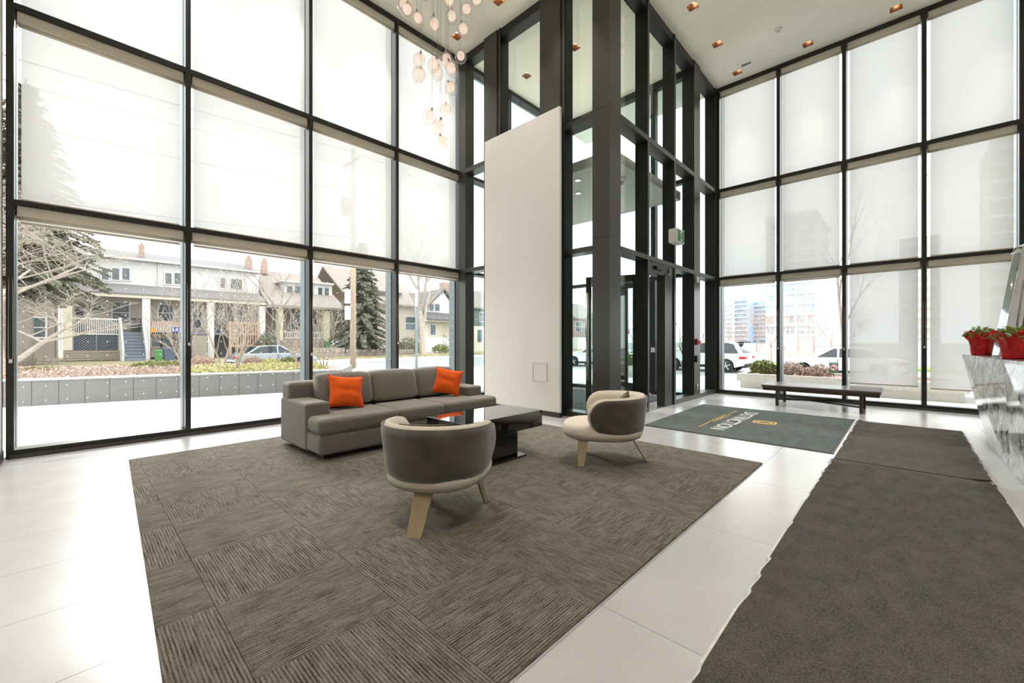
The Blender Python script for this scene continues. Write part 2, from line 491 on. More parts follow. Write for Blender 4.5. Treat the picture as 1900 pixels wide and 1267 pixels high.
for i in range(len(xs)-1):
    for j in range(len(ys)-1):
        cx_, cy_ = (xs[i]+xs[i+1])/2, (ys[j]+ys[j+1])/2
        if any(abs(cx_-x) < LH and abs(cy_-y) < LH for x, y in LIGHTS): continue
        cb.quad((xs[i], ys[j], CEIL), (xs[i], ys[j+1], CEIL), (xs[i+1], ys[j+1], CEIL), (xs[i+1], ys[j], CEIL))
sbuild('ceiling', cb, M['ceiling'])
sbuild('roof_slab', MB().box((X0-0.4, Y0-0.4, CEIL+0.30), (WX+0.5, WY+0.5, CEIL+0.55)), M['white'])

# ---- solid walls behind and beside the camera
sbuild('wall_west', MB().box((X0-0.2, Y0, -0.02), (X0, WY+0.1, CEIL+0.3)), M['white'])
sbuild('baseboard_west', MB().box((X0, Y0, 0), (X0+0.015, WY, 0.1)), M['metal_face'])
sbuild('wall_south', MB().box((X0-0.2, Y0-0.2, -0.02), (WX+0.2, Y0, CEIL+0.3)), M['white'])
sbuild('wall_southeast', MB().box((WX, Y0, -0.02), (WX+0.2, -2.5, CEIL+0.3)), M['white'])

# ---- glazed walls
def curtain(par, along, at, stations, bays, glass, sill=0.09, depth=0.15, cap=True, out=1, mw=0.028, levels=None, z1=CEIL):
    """mullions at stations, transoms, panes between; d grows outwards"""
    def mp(u, d, z):
        return (u, at+out*d, z) if along == 'X' else (at+out*d, u, z)
    def bx(u0, u1, d0, d1, z0, z1_):
        return MB().box(mp(u0, d0, z0), mp(u1, d1, z1_))
    for s in stations:
        build('mullion', bx(s-mw, s+mw, 0, depth, 0, z1), M['metal'], par)
        if cap: build('outer_cap', bx(s-mw-0.004, s+mw+0.004, depth+0.03, depth+0.22, -0.1, z1+0.2), M['cap'], par)
    levels = levels or [(sill, T1[0]), (T1[1], T2[0]), (T2[1], z1-0.085)]
    for k, (a, b) in enumerate(bays):
        u0, u1 = stations[a]+mw, stations[b]-mw
        build('sill', bx(u0, u1, 0, depth+0.05, 0, sill), M['metal'], par)
        build('sill_lip', bx(u0-mw, u1+mw, -0.03, 0.0, 0, 0.045), M['metal_face'], par)
        build('transom', bx(u0, u1, 0, depth, *T1), M['metal'], par)
        build('transom', bx(u0, u1, 0, depth, *T2), M['metal'], par)
        build('header', bx(u0, u1, 0, depth, z1-0.085, z1), M['metal'], par)
        for z0, zz in levels:
            build('glass_pane', bx(u0-0.01, u1+0.01, depth+0.005, depth+0.025, z0-0.01, zz+0.01), glass, par)
            if cap:
                build('outer_rail', bx(u0, u1, depth+0.03, depth+0.09, zz, zz+0.06), M['cap'], par)
    return mp

LST = [-0.475, 1.025, 2.578, 4.124, 5.647]
wl_ = struct('wall_left', (LST[0], WY, 0))
curtain(wl_, 'X', WY, LST, [(i, i+1) for i in range(4)], M['glass_dx'])
RST = [3.235, 2.005, 0.884, -0.248, -1.372, -2.46]
wr_ = struct('wall_right', (WX, RST[-1], 0))
curtain(wr_, 'Y', WX, RST[::-1], [(i, i+1) for i in range(5)], M['glass_dy'], mw=0.033)

# ---- roller blinds
def blind(along, at, u0, u1, ztop, zbot, label, group, chain=None, hem=True):
    def mp(u, d, z):
        return (u, at+d, z) if along == 'X' else (at+d, u, z)
    um = (u0+u1)/2
    t = thing('roller_blind', label, 'blind', mp(um, 0.085, zbot), group=group)
    build('fascia', MB().box(mp(u0+0.004, 0.03, ztop-0.105), mp(u1-0.004, 0.125, ztop)), M['fascia'], t)
    build('roller_tube', MB().tube([mp(u0+0.02, 0.085, ztop-0.115), mp(u1-0.02, 0.085, ztop-0.115)], 0.022, 10), M['fascia'], t, smooth=True)
    a, b = u0+0.045, u1-0.045
    build('shade_cloth', MB().quad(mp(a, 0.095, zbot), mp(b, 0.095, zbot), mp(b, 0.095, ztop-0.1), mp(a, 0.095, ztop-0.1)), M['shade'], t)
    build('hem_bar', MB().box(mp(a, 0.087, zbot-0.002), mp(b, 0.103, zbot+0.022)), M['fascia'], t)
    for s, u in ((1, u0+0.006), (-1, u1-0.006)):
        build('bracket', MB().box(mp(u, 0.03, ztop-0.14), mp(u+s*0.012, 0.125, ztop)), M['chain'], t)
    if chain is not None:
        pts = []
        zl = chain[1]
        for k in range(13):
            an = math.pi*k/12
            pts.append(mp(chain[0]-0.016*math.cos(an), -0.018, zl+0.03-0.03*math.sin(an)))
        pts = [mp(chain[0]-0.012, 0.02, ztop-0.1)] + pts + [mp(chain[0]+0.012, 0.02, ztop-0.1)]
        build('bead_chain', MB().tube(pts, 0.0035, 5), M['chain'], t, smooth=True)
        build('chain_weight', MB().box(mp(chain[0]-0.012, -0.026, zl-0.035), mp(chain[0]+0.012, -0.01, zl+0.002)), M['offwhite'], t)
LPOS = ['at the solid side wall', 'third from the white wall panel', 'second from the white wall panel', 'next to the white wall panel']
for i in range(4):
    u0, u1 = LST[i]+0.028, LST[i+1]-0.028
    blind('X', WY, u0, u1, T1[0], T1[0]-0.175, 'rolled-up cream roller blind of the street window ' + LPOS[i], 'raised blinds on the street side',
          (LST[i]+0.006, 1.22 if i % 2 else 1.05))
    blind('X', WY, u0, u1, T2[0], T1[1]+0.012, 'lowered cream blind, middle row of the street window bay ' + LPOS[i], 'lowered middle-row blinds on the street side')
    blind('X', WY, u0, u1, CEIL-0.085, T2[1]+0.012, 'lowered cream blind, top row of the street window bay ' + LPOS[i], 'lowered top-row blinds on the street side')
RPOS = ['next to the entrance glazing', 'second from the entrance glazing', 'third from the entrance glazing', 'fourth from the entrance glazing', 'fifth from the entrance glazing']
for i in range(5):
    u1, u0 = RST[i]-0.033, RST[i+1]+0.033
    if i < 2:
        blind('Y', WX, u0, u1, T1[0], T1[0]-0.165, 'rolled-up cream roller blind of the bench window ' + RPOS[i], 'raised blinds behind the bench',
              (RST[i+1], 1.1))
    else:
        blind('Y', WX, u0, u1, T1[0], 0.40 if i == 2 else 0.375, 'cream blind lowered almost to the floor, bay ' + RPOS[i], 'lowered floor-level blinds by the desk',
              (RST[i+1], 1.15))
    blind('Y', WX, u0, u1, T2[0], T1[1]+0.012, 'lowered cream blind, middle row of the bench wall bay ' + RPOS[i], 'lowered middle-row blinds on the bench side')
    blind('Y', WX, u0, u1, CEIL-0.085, T2[1]+0.012, 'lowered cream blind, top row of the bench wall bay ' + RPOS[i], 'lowered top-row blinds on the bench side')

# ---- vestibule: west face (towards the sofa) and south face (entrance door)
FD = 0.235
vw = struct('wall_vestibule_west', (VX, WY, 0))
def vwb(y0, y1, d0, d1, z0, z1): return MB().box((VX+d0, y0, z0), (VX+d1, y1, z1))
build('end_post', vwb(6.66, 6.85, 0, FD, 0, CEIL), M['metal_face'], vw)
for (f0, f1) in ((5.72, 6.08), (4.20, 4.64)):
    build('mullion_face', vwb(f0, f1, -0.01, 0.03, 0, CEIL), M['metal_face'], vw)
    build('mullion_fin', vwb(f0-0.085, f1-0.01, 0.012, FD, 0, CEIL), M['metal'], vw)
    build('mullion_lip', vwb(f0-0.085, f0-0.06, -0.005, 0.03, 0, CEIL), M['metal_face'], vw)
WB = [(6.08, 6.66), (4.64, 5.635), (3.575, 4.115)]
for (a, b) in WB:
    build('sill', vwb(a, b, 0, FD, 0, 0.09), M['metal_face'], vw)
    for (z0, z1) in (T1, T2):
        build('transom', vwb(a, b, 0, FD, z0-0.02, z1), M['metal_face'], vw)
    build('header', vwb(a, b, 0.02, FD, CEIL-0.16, CEIL), M['metal'], vw)
    for (z0, z1) in ((0.09, T1[0]-0.02), (T1[1], T2[0]-0.02), (T2[1], CEIL-0.16)):
        build('glass_pane', vwb(a-0.01, b+0.01, FD-0.02, FD-0.004, z0, z1), M['glass_in'], vw)
vs = struct('wall_vestibule_south', (VX, VY, 0))
def vsb(x0, x1, d0, d1, z0, z1): return MB().box((x0, VY+d0, z0), (x1, VY+d1, z1))
for (z0, z1) in ((0, 2.845), (2.85, 4.855), (4.86, CEIL)):
    mb = MB()
    mb.prism([(VX, 3.575, z0), (VX, VY, z0), (5.95, VY, z0), (5.95, VY+FD, z0), (VX+FD, VY+FD, z0), (VX+FD, 3.575, z0)], (0, 0, z1-z0))
    build('column_cladding', mb, M['metal_face'], vs)
for (f0, f1, mt) in ((6.895, 6.96, 'metal'), (8.045, 8.12, 'metal'), (9.09, 9.44, 'metal'), (10.45, 10.52, 'metal')):
    build('fin', vsb(f0, f1, 0.006, FD, 0, CEIL), M[mt], vs)
    build('fin_edge', vsb(f0+0.001, f1-0.001, -0.004, 0.006, 0, CEIL), M['metal_face'], vs)
SB = [(5.95, 6.895, True), (6.96, 8.045, False), (8.12, 9.09, True), (9.44, 10.45, True)]
for (a, b, full) in SB:
    if full: build('sill', vsb(a, b, -0.004, FD, 0, 0.09), M['metal_face'], vs)
    for (z0, z1) in (T1, T2):
        build('transom', vsb(a, b, -0.004, FD, z0-0.02, z1), M['metal_face'], vs)
    build('header', vsb(a, b, 0.02, FD, CEIL-0.16, CEIL), M['metal'], vs)
    for (z0, z1) in ((0.09, T1[0]-0.02), (T1[1], T2[0]-0.02), (T2[1], CEIL-0.16)):
        if z0 < 1 and not full: continue
        build('glass_pane', vsb(a-0.01, b+0.01, FD-0.02, FD-0.004, z0, z1), M['glass_in'], vs)

# entrance door in the south face: fixed jamb panel, header with operator, leaf swung open into the vestibule
d1 = struct('door_1', (6.96, VY, 0))
build('jamb_panel', vsb(7.66, 8.045, 0.02, 0.12, 0, 2.67), M['metal'], d1)
build('jamb_edge', vsb(7.62, 7.66, 0.0, 0.16, 0, 2.50), M['metal_face'], d1)
build('header_box', vsb(6.96, 8.045, 0.015, 0.2, 2.47, 2.67), M['metal_face'], d1)
build('motion_sensor', vsb(7.2, 7.5, -0.03, 0.02, 2.54, 2.60), M['black'], d1)
build('threshold', vsb(6.96, 7.66, 0.0, FD, 0.0, 0.012), M['steel'], d1)
hx, hy, lx, ly = 6.99, VY+0.22, 6.66, VY+1.12
lv = Vector((lx-hx, ly-hy, 0)); LL = lv.length; lv.normalize(); ln = Vector((lv.y, -lv.x, 0))
def leafbox(s0, s1, t0, t1, z0, z1):
    o = Vector((hx, hy, 0))
    p = [o+lv*s+ln*t for s, t in ((s0, t0), (s1, t0), (s1, t1), (s0, t1))]
    return MB().hexa([(q.x, q.y, z0) for q in p] + [(q.x, q.y, z1) for q in p])
build('stile', leafbox(0, 0.1, 0, 0.045, 0.01, 2.45), M['metal'], d1)
build('stile', leafbox(LL-0.1, LL, 0, 0.045, 0.01, 2.45), M['metal'], d1)
build('rail', leafbox(0.1, LL-0.1, 0, 0.045, 0.01, 0.26), M['metal'], d1)
build('rail', leafbox(0.1, LL-0.1, 0, 0.045, 2.33, 2.45), M['metal'], d1)
build('glass_pane', leafbox(0.09, LL-0.09, 0.014, 0.03, 0.25, 2.34), M['glass_in'], d1)
hp = Vector((hx, hy, 0))+lv*(LL-0.05)-ln*0.07
hb = MB().tube([(hp.x, hp.y, 0.5), (hp.x, hp.y, 2.14)], 0.024, 12)
pull = build('pull_bar', hb, M['bright_steel'], d1, smooth=True)
for z in (0.74, 1.90):
    q = hp+ln*0.075
    build('pull_stud', MB().tube([(hp.x, hp.y, z), (q.x, q.y, z)], 0.012, 8), M['steel'], pull)

# outer vestibule wall with a pair of glass doors
ve = struct('wall_vestibule_east', (EVX, VY, 0))
def veb(y0, y1, d0, d1_, z0, z1): return MB().box((EVX+d0, y0, z0), (EVX+d1_, y1, z1))
for y, w in ((3.56, 0.03), (4.27, 0.055), (5.78, 0.03), (6.76, 0.03)):
    build('mullion', veb(y-w, y+w, 0, 0.15, 0, CEIL), M['metal'], ve)
for (a, b, full) in ((3.59, 4.215, True), (4.325, 5.75, False), (5.81, 6.73, True)):
    for (z0, z1) in (T1, T2): build('transom', veb(a, b, 0, 0.15, z0-0.02, z1), M['metal'], ve)
    build('header', veb(a, b, 0, 0.15, CEIL-0.16, CEIL), M['metal'], ve)
    if full: build('sill', veb(a, b, 0, 0.15, 0, 0.09), M['metal'], ve)
    for (z0, z1) in ((0.09, T1[0]-0.02), (T1[1], T2[0]-0.02), (T2[1], CEIL-0.16)):
        if z0 < 1 and not full: continue
        build('glass_pane', veb(a, b, 0.06, 0.075, z0, z1), M['glass_in'], ve)
d2 = struct('door_2', (EVX, 4.33, 0))
for (a, b, hs) in ((4.33, 5.03, 4.93), (5.04, 5.745, 5.14)):
    for (c, e) in ((a, a+0.09), (b-0.09, b)): build('stile', veb(c, e, 0.04, 0.085, 0.01, 2.66), M['metal'], d2)
    build('rail', veb(a+0.09, b-0.09, 0.04, 0.085, 0.01, 0.22), M['metal'], d2)
    build('rail', veb(a+0.09, b-0.09, 0.04, 0.085, 2.53, 2.66), M['metal'], d2)
    build('glass_pane', veb(a+0.08, b-0.08, 0.055, 0.07, 0.2, 2.54), M['glass_in'], d2)
    pb = build('pull_bar', MB().tube([(EVX-0.03, hs, 0.36), (EVX-0.03, hs, 2.2)], 0.017, 8), M['black'], d2, smooth=True)
    for z in (0.6, 1.96): build('pull_stud', MB().tube([(EVX-0.03, hs, z), (EVX+0.045, hs, z)], 0.012, 6), M['black'], pb)
build('push_plate', veb(4.22, 4.31, -0.02, 0.0, 0.98, 1.09), M['offwhite'], d2)
# street-side glazing of the vestibule continues the line of the long window wall
vn = struct('wall_vestibule_north', (LST[-1], WY, 0))
curtain(vn, 'X', WY, [LST[-1]+0.001, 7.17, 8.69, EVX+0.03], [(0, 1), (1, 2), (2, 3)], M['glass_dx'])
# vestibule ceiling slab hung at mid height, with its fittings
sbuild('vestibule_ceiling', MB().box((6.35, 3.62, 4.36), (EVX-0.02, 6.72, 4.54)), M['fascia'])
dm = thing('dome_camera', 'white dome security camera under the vestibule ceiling', 'camera', (7.2, 3.95, 4.36))
build('base', MB().lathe([(0.02, 0.002), (0.085, 0.0), (0.085, -0.04), (0.06, -0.075)], 20, (7.2, 3.95, 4.36)), M['offwhite'], dm, smooth=True)
build('lens_dome', MB().lathe([(0.055, -0.07), (0.052, -0.095), (0.035, -0.12), (0.003, -0.13)], 16, (7.2, 3.95, 4.36)), M['black'], dm, smooth=True)
for (x, y) in ((7.3, 5.0), (6.7, 4.6), (8.4, 5.0)):
    t = thing('vestibule_downlight', 'round white downlight set in the vestibule ceiling', 'light', (x, y, 4.36), group='vestibule downlights')
    build('trim_ring', MB().lathe([(0.05, 0.0), (0.075, 0.0), (0.075, -0.012), (0.05, -0.012)], 20, (x, y, 4.36), cap=False), M['offwhite'], t, smooth=True)
    build('lens', MB().disc((x, y, 4.354), 0.052, 0.004, 'z', 16), M['lamp_on'], t)
solo('vestibule_mat', MB().box((6.0, 3.75, 0.0), (8.9, 6.3, 0.012)), M['logo_mat'], 'dark grey entrance carpet inside the glass vestibule', 'mat')

# ---- white wall panel in front of the vestibule face
wp = struct('wall_panel', (5.40, 4.05, 0))
build('board', MB().box((5.40, 4.06, 0.077), (5.455, 5.85, 5.055)), M['panel'], wp, bevel=0.004, seg=1)
build('dark_gap_box', MB().box((5.455, 4.14, 0.0), (5.596, 5.79, 5.0)), M['metal'], wp)  # dark box put in for the shaded gap behind the board
build('baseboard', MB().box((5.388, 4.055, 0), (5.456, 5.855, 0.077)), M['metal_face'], wp)
ht = build('access_hatch', MB().box((5.397, 4.33, 0.575), (5.401, 4.62, 0.865)), M['panel'], wp)
mb = MB()
for a, b in (((4.318, 0.563), (4.33, 0.877)), ((4.62, 0.563), (4.632, 0.877)), ((4.33, 0.563), (4.62, 0.575)), ((4.33, 0.865), (4.62, 0.877))):
    mb.box((5.390, a[0], a[1]), (5.401, b[0], b[1]))
build('hatch_frame', mb, M['fascia'], wp)

# ---- recessed copper downlights
li = 0
for (x, y) in LIGHTS:
    if x < 5.3 and y > 5.5 and x > 4.5: lab = 'square recessed copper downlight at the end of the row beside the glass pendants'
    elif abs(x-5.14) < 0.1: lab = 'square recessed copper downlight in the ceiling beside the white wall panel'
    elif abs(x-10.2) < 0.1 and y < 2.5: lab = 'square recessed copper downlight in the ceiling along the blinds above the bench'
    elif abs(y-2.76) < 0.03: lab = 'square recessed copper downlight in the ceiling along the entrance door wall'
    elif y > 4 and 6.5 < x < 9: lab = 'square recessed copper downlight above the glass vestibule'
    elif abs(y-6.41) < 0.1: lab = 'square recessed copper downlight in the ceiling along the street windows'
    else: lab = 'square recessed copper downlight in the open ceiling over the floor'
    t = thing('recessed_downlight', lab, 'light', (x, y, CEIL), group=lab[7:])
    h = LH
    mb = MB()
    mb.quad((x-h, y-h, CEIL), (x+h, y-h, CEIL), (x+h*0.8, y-h*0.8, CEIL+0.12), (x-h*0.8, y-h*0.8, CEIL+0.12))
    mb.quad((x+h, y-h, CEIL), (x+h, y+h, CEIL), (x+h*0.8, y+h*0.8, CEIL+0.12), (x+h*0.8, y-h*0.8, CEIL+0.12))
    mb.quad((x+h, y+h, CEIL), (x-h, y+h, CEIL), (x-h*0.8, y+h*0.8, CEIL+0.12), (x+h*0.8, y+h*0.8, CEIL+0.12))
    mb.quad((x-h, y+h, CEIL), (x-h, y-h, CEIL), (x-h*0.8, y-h*0.8, CEIL+0.12), (x-h*0.8, y+h*0.8, CEIL+0.12))
    mb.box((x-h*0.8, y-h*0.8, CEIL+0.12), (x+h*0.8, y+h*0.8, CEIL+0.13))
    build('reflector', mb, M['copper'], t)
    build('lamp', MB().lathe([(0.004, 0.085), (0.034, 0.088), (0.036, 0.12)], 14, (x, y, CEIL)), M['lamp_on'], t, smooth=True)
    ld = bpy.data.lights.new('downlight_beam', 'SPOT'); ld.energy = 145 if x < 9.5 else 75; ld.color = (1.0, 0.94, 0.87); ld.spot_size = RAD(64 if x < 9.5 else 42); ld.spot_blend = 1.0; ld.shadow_soft_size = 0.04
    lo = bpy.data.objects.new('downlight_beam', ld); COL.objects.link(lo); lo.parent = t; lo.location = (0, 0, 0.06)

# ---- small ceiling fittings
t = thing('smoke_detector', 'small round white smoke detector on the ceiling', 'detector', (9.31, 1.77, CEIL))
build('body', MB().lathe([(0.06, 0.0), (0.06, -0.025), (0.045, -0.04), (0.01, -0.043)], 20, (9.31, 1.77, CEIL)), M['offwhite'], t, smooth=True)
build('sensor_ring', MB().lathe([(0.03, -0.042), (0.03, -0.05), (0.005, -0.052)], 16, (9.31, 1.77, CEIL)), M['fascia'], t, smooth=True)
t = thing('ceiling_vent', 'small slotted air vent in the ceiling near the corner', 'vent', (10.01, 2.50, CEIL))
build('frame', MB().box((9.97, 2.40, CEIL-0.006), (10.05, 2.60, CEIL+0.0)), M['offwhite'], t)
for k in range(4):
    build('slot', MB().box((9.98+k*0.017, 2.41, CEIL-0.009), (9.988+k*0.017, 2.59, CEIL-0.005)), M['black'], t)

# ---- slot grilles in the floor along the windows
for (a, b, wall) in ((-0.24, 0.70, 'l'), (1.25, 2.0, 'l'), (2.8, 3.7, 'l')):
    solo('floor_grille', MB().box((a, 6.425, -0.002), (b, 6.445, 0.0015)), M['black'], 'thin dark slot diffuser in the floor along the street windows', 'vent', 'street-side floor slots')
for (a, b) in ((2.2, 2.9), (-0.1, 0.7), (-1.2, -0.4)):
    solo('floor_grille', MB().box((10.16, a, -0.002), (10.18, b, 0.0015)), M['black'], 'thin dark slot diffuser in the floor along the bench windows', 'vent', 'bench-side floor slots')

# ---- fittings on the entrance fins
t = thing('exit_sign', 'white exit sign box with a green running-man face above the entrance door', 'sign', (7.94, VY-0.17, 3.11))
build('housing', MB().box((7.77, VY-0.17, 3.11), (8.11, VY, 3.37)), M['offwhite'], t, bevel=0.008)
build('face', MB().box((7.80, VY-0.176, 3.135), (8.08, VY-0.169, 3.345)), M['sign_green'], t)
mb = MB()
mb.box((7.905, VY-0.180, 3.145), (7.985, VY-0.175, 3.335))
build('doorway_mark', mb, M['sign_white'], t)
mb = MB()
mb.disc((7.955, VY-0.181, 3.305), 0.013, -0.003, 'y', 12)
for (p, q, r) in (((7.948, 3.285), (7.935, 3.235), 0.011), ((7.935, 3.235), (7.965, 3.205), 0.008), ((7.965, 3.205), (7.955, 3.17), 0.008),
                  ((7.935, 3.235), (7.915, 3.205), 0.008), ((7.915, 3.205), (7.89, 3.205), 0.008), ((7.946, 3.28), (7.972, 3.255), 0.006), ((7.946, 3.28), (7.915, 3.265), 0.006)):
    mb.tube([(p[0], VY-0.183, p[1]), (q[0], VY-0.183, q[1])], r*0.8, 6)
build('running_figure', mb, M['sign_green'], t)
t = thing('fire_pull_station', 'small dark red fire alarm pull on the wide metal mullion', 'fire alarm', (9.22, VY-0.05, 1.16))
build('box', MB().box((9.16, VY-0.05, 1.16), (9.28, VY-0.004, 1.29)), M['red'], t, bevel=0.006)
build('pull_handle', MB().box((9.24, VY-0.068, 1.185), (9.32, VY-0.05, 1.25)), M['sign_red'], t)
t = thing('door_actuator', 'black door opener box with a white plate on the wide metal mullion', 'switch', (9.18, VY-0.06, 0.79))
build('box', MB().box((9.11, VY-0.06, 0.79), (9.27, VY-0.004, 0.93)), M['black'], t, bevel=0.005)
build('plate', MB().box((9.27, VY-0.055, 0.80), (9.36, VY-0.01, 0.93)), M['offwhite'], t)
solo('wall_outlet', MB().box((9.22, VY-0.014, 0.17), (9.31, VY-0.004, 0.32)), M['steel'], 'steel outlet plate low on the wide metal mullion', 'outlet', bevel=0.003)
solo('door_sensor', MB().box((9.22, VY-0.03, 2.50), (9.31, VY-0.004, 2.63)), M['offwhite'], 'small cream sensor box high on the wide metal mullion', 'sensor', bevel=0.004)
solo('push_button_panel', MB().box((8.118, VY+0.13, 0.88), (8.30, VY+0.15, 1.06)), M['black'], 'square black push panel on the glass next to the entrance door', 'switch', bevel=0.004)
t = thing('door_closer', 'black door closer bracket under the entrance door header', 'door closer', (7.9, VY-0.02, 2.50))
build('arm', MB().box((7.80, VY-0.02, 2.49), (7.83, VY+0.02, 2.63)).box((7.70, VY-0.02, 2.49), (7.83, VY+0.02, 2.51)), M['steel'], t)

# ================================================================ FURNITURE
def xf(mb, m):
    mb.v = [tuple(m @ Vector(p)) for p in mb.v]; return mb
def rnd(a, b): return random.uniform(a, b)

# ---- area rug of striped carpet tiles, quarter-turned
rug = thing('area_rug', 'large brown-grey rug of striped carpet tiles under the sofa and chairs', 'rug', (2.5, 3.4, 0))
def rug_left(y): return 0.22 + (y-1.96)*0.042
RXL = [None] + [0.45+0.6*k for k in range(0, 8)]
RXL[-1] = 4.80
RYL = [1.05, 1.72] + [1.72+0.615*k for k in range(1, 7)] + [5.87]
for i in range(len(RXL)-1):
    for j in range(len(RYL)-1):
        y0, y1 = RYL[j]+0.0008, RYL[j+1]-0.0008
        xl0 = rug_left(y0) if RXL[i] is None else RXL[i]+0.0008
        xl1 = rug_left(y1) if RXL[i] is None else RXL[i]+0.0008
        xr = RXL[i+1]-0.0008
        c = Vector(((xl0+xl1)/4+xr/2, (y0+y1)/2, 0))
        rz = 0.0 if (i+j) % 2 == 0 else RAD(90)
        R = Matrix.Rotation(-rz, 3, 'Z')
        pl = [R @ (Vector(p)-c) for p in ((xl0, y0, 0.001), (xr, y0, 0.001), (xr, y1, 0.001), (xl1, y1, 0.001))]
        mb = MB().prism(pl, (0, 0, 0.011 + 0.0006*((i*7+j*3) % 3)))
        me = mesh_from(mb, 'carpet_tile'); me.materials.append(M['carpet'])
        link_mesh('carpet_tile', me, rug, c-Vector((2.5, 3.4, 0)), rz)

# ---- logo mat at the entrance
mat = thing('logo_mat', 'dark green-grey entrance mat printed with white and gold lettering', 'mat', (7.12, 1.72, 0))
build('border', MB().prism([(5.74, 0.575, 0.0005), (8.48, 0.575, 0.0005), (8.48, 2.88, 0.0005), (5.76, 2.80, 0.0005)], (0, 0, 0.006)), M['rubber'], mat)
build('pile', MB().prism([(5.765, 0.605, 0.002), (8.455, 0.60, 0.002), (8.455, 2.855, 0.002), (5.785, 2.775, 0.002)], (0, 0, 0.008)), M['logo_mat'], mat)
Rz = Matrix.Rotation(RAD(180), 4, 'Z')
nm = text_mb('DISTINCTION', 0.285, Matrix.Translation((7.105, 1.925, 0.0105)) @ Rz, 0.003, 1.0)
b = nm.bounds(); sx = 1.84/(b[1]-b[0])
nm.v = [(7.105+(p[0]-(b[0]+b[1])/2)*sx, p[1], p[2]) for p in nm.v]
build('lettering', nm, M['white_print'], mat, label='white DISTINCTION lettering')
sm = text_mb('CONDOS', 0.13, Matrix.Translation((7.13, 2.16, 0.0105)) @ Rz, 0.003, 1.25)
b = sm.bounds(); sx = 0.80/(b[1]-b[0])
sm.v = [(7.13+(p[0]-(b[0]+b[1])/2)*sx, p[1], p[2]) for p in sm.v]
build('small_lettering', sm, M['gold_print'], mat, label='gold CONDOS lettering')
for (a, c) in ((6.18, 6.66), (7.60, 8.06)):
    build('rule_line', MB().box((a, 2.155, 0.009), (c, 2.17, 0.012)), M['gold_print'], mat)
def ring_poly(cx, cy, w, h, k, n=28):
    out = []
    for i in range(n):
        t = 2*math.pi*i/n
        c, s = math.cos(t), math.sin(t)
        out.append((cx+w*math.copysign(abs(c)**k, c), cy+h*math.copysign(abs(s)**k, s)))
    return out
def ring_mb(cx, cy, w, h, th, z0, z1, k=0.6):
    o = ring_poly(cx, cy, w, h, k); q = ring_poly(cx, cy, w-th, h-th, k)
    n = len(o); mb = MB()
    mb.loft([[(p[0], p[1], z0) for p in o], [(p[0], p[1], z1) for p in o], [(p[0], p[1], z1) for p in q], [(p[0], p[1], z0) for p in q]], cap=False, close=True)
    return mb
em = ring_mb(7.19, 1.545, 0.13, 0.155, 0.028, 0.009, 0.012)
em2 = ring_mb(7.19, 1.545, 0.078, 0.10, 0.024, 0.009, 0.012)
n0 = len(em.v); em.v += em2.v; em.f += [tuple(i+n0 for i in f) for f in em2.f]
build('emblem', em, M['gold_print'], mat)
# strip of pale rubber between the mats
# ---- grey runners with rippled edges
def runner(name, x0, x1, y0, y1, label, seed, nx):
    rs = random.Random(seed)
    bumps = [(rs.uniform(x0, x1), rs.uniform(0.04, 0.09), rs.uniform(0.012, 0.036), s) for s in (-1, 1) for _ in range(int((x1-x0)*4))]
    def edge_shift(x, s):
        return sum(0.016*a/0.02*math.exp(-((x-c)/w)**2) for c, w, a, q in bumps if q == s)
    def zz(x, v):
        z = 0.009
        for c, w, a, s in bumps:
            e = v if s > 0 else 1-v
            k = max(0.0, (e-0.80)/0.2)
            z += a*k*k*math.exp(-((x-c-0.03*(1-e)*5)/w)**2)
        return z
    t = thing(name, label, 'mat', ((x0+x1)/2, (y0+y1)/2, 0))
    nv = 26
    def top(u, v):
        x = x0+(x1-x0)*u
        ya, yb = y0+edge_shift(x, -1)*1.1, y1-edge_shift(x, 1)*1.1
        return (x, ya+(yb-ya)*v, zz(x, v))
    mb = MB().grid(top, nx, nv)
    # closed underside
    mb.grid(lambda u, v: (x0+(x1-x0)*u, y0+0.004+(y1-y0-0.008)*(1-v), 0.001), 2, 2)
    build('pile', mb, M['runner'], t, smooth=True)
    for s in (0, 1):
        def ed(u, v):
            p = top(u, s)
            d = (-0.015 if s == 0 else 0.015)*(1-v if s == 0 else v)
            e = v if s == 1 else 1-v
            return (p[0], p[1]+d, max(0.0012, p[2]*(1-e)+0.002*e) if e < 1 else 0.001+max(0, p[2]-0.012)*0.8)
        build('rubber_edge', MB().grid(ed, nx, 2), M['rubber_pale'], t, smooth=True)
    for xx, d in ((x0, -0.012), (x1, 0.012)):
        build('end_edge', MB().box((min(xx, xx+d), y0, 0.0005), (max(xx, xx+d), y1, 0.008)), M['rubber'], t)
runner('floor_runner', 5.535, 8.37, -0.565, 0.548, 'short dark grey runner beside the logo mat and marble desk', 3, 120)
runner('floor_runner', 0.75, 5.47, -0.57, 0.565, 'long dark grey runner with rippled edges beside the rug', 5, 220)
solo('mat_edge_strip', MB().box((5.76, 0.557, 0.0005), (8.40, 0.572, 0.005)), M['rubber_pale'], 'pale rubber strip between the logo mat and the runner', 'strip')

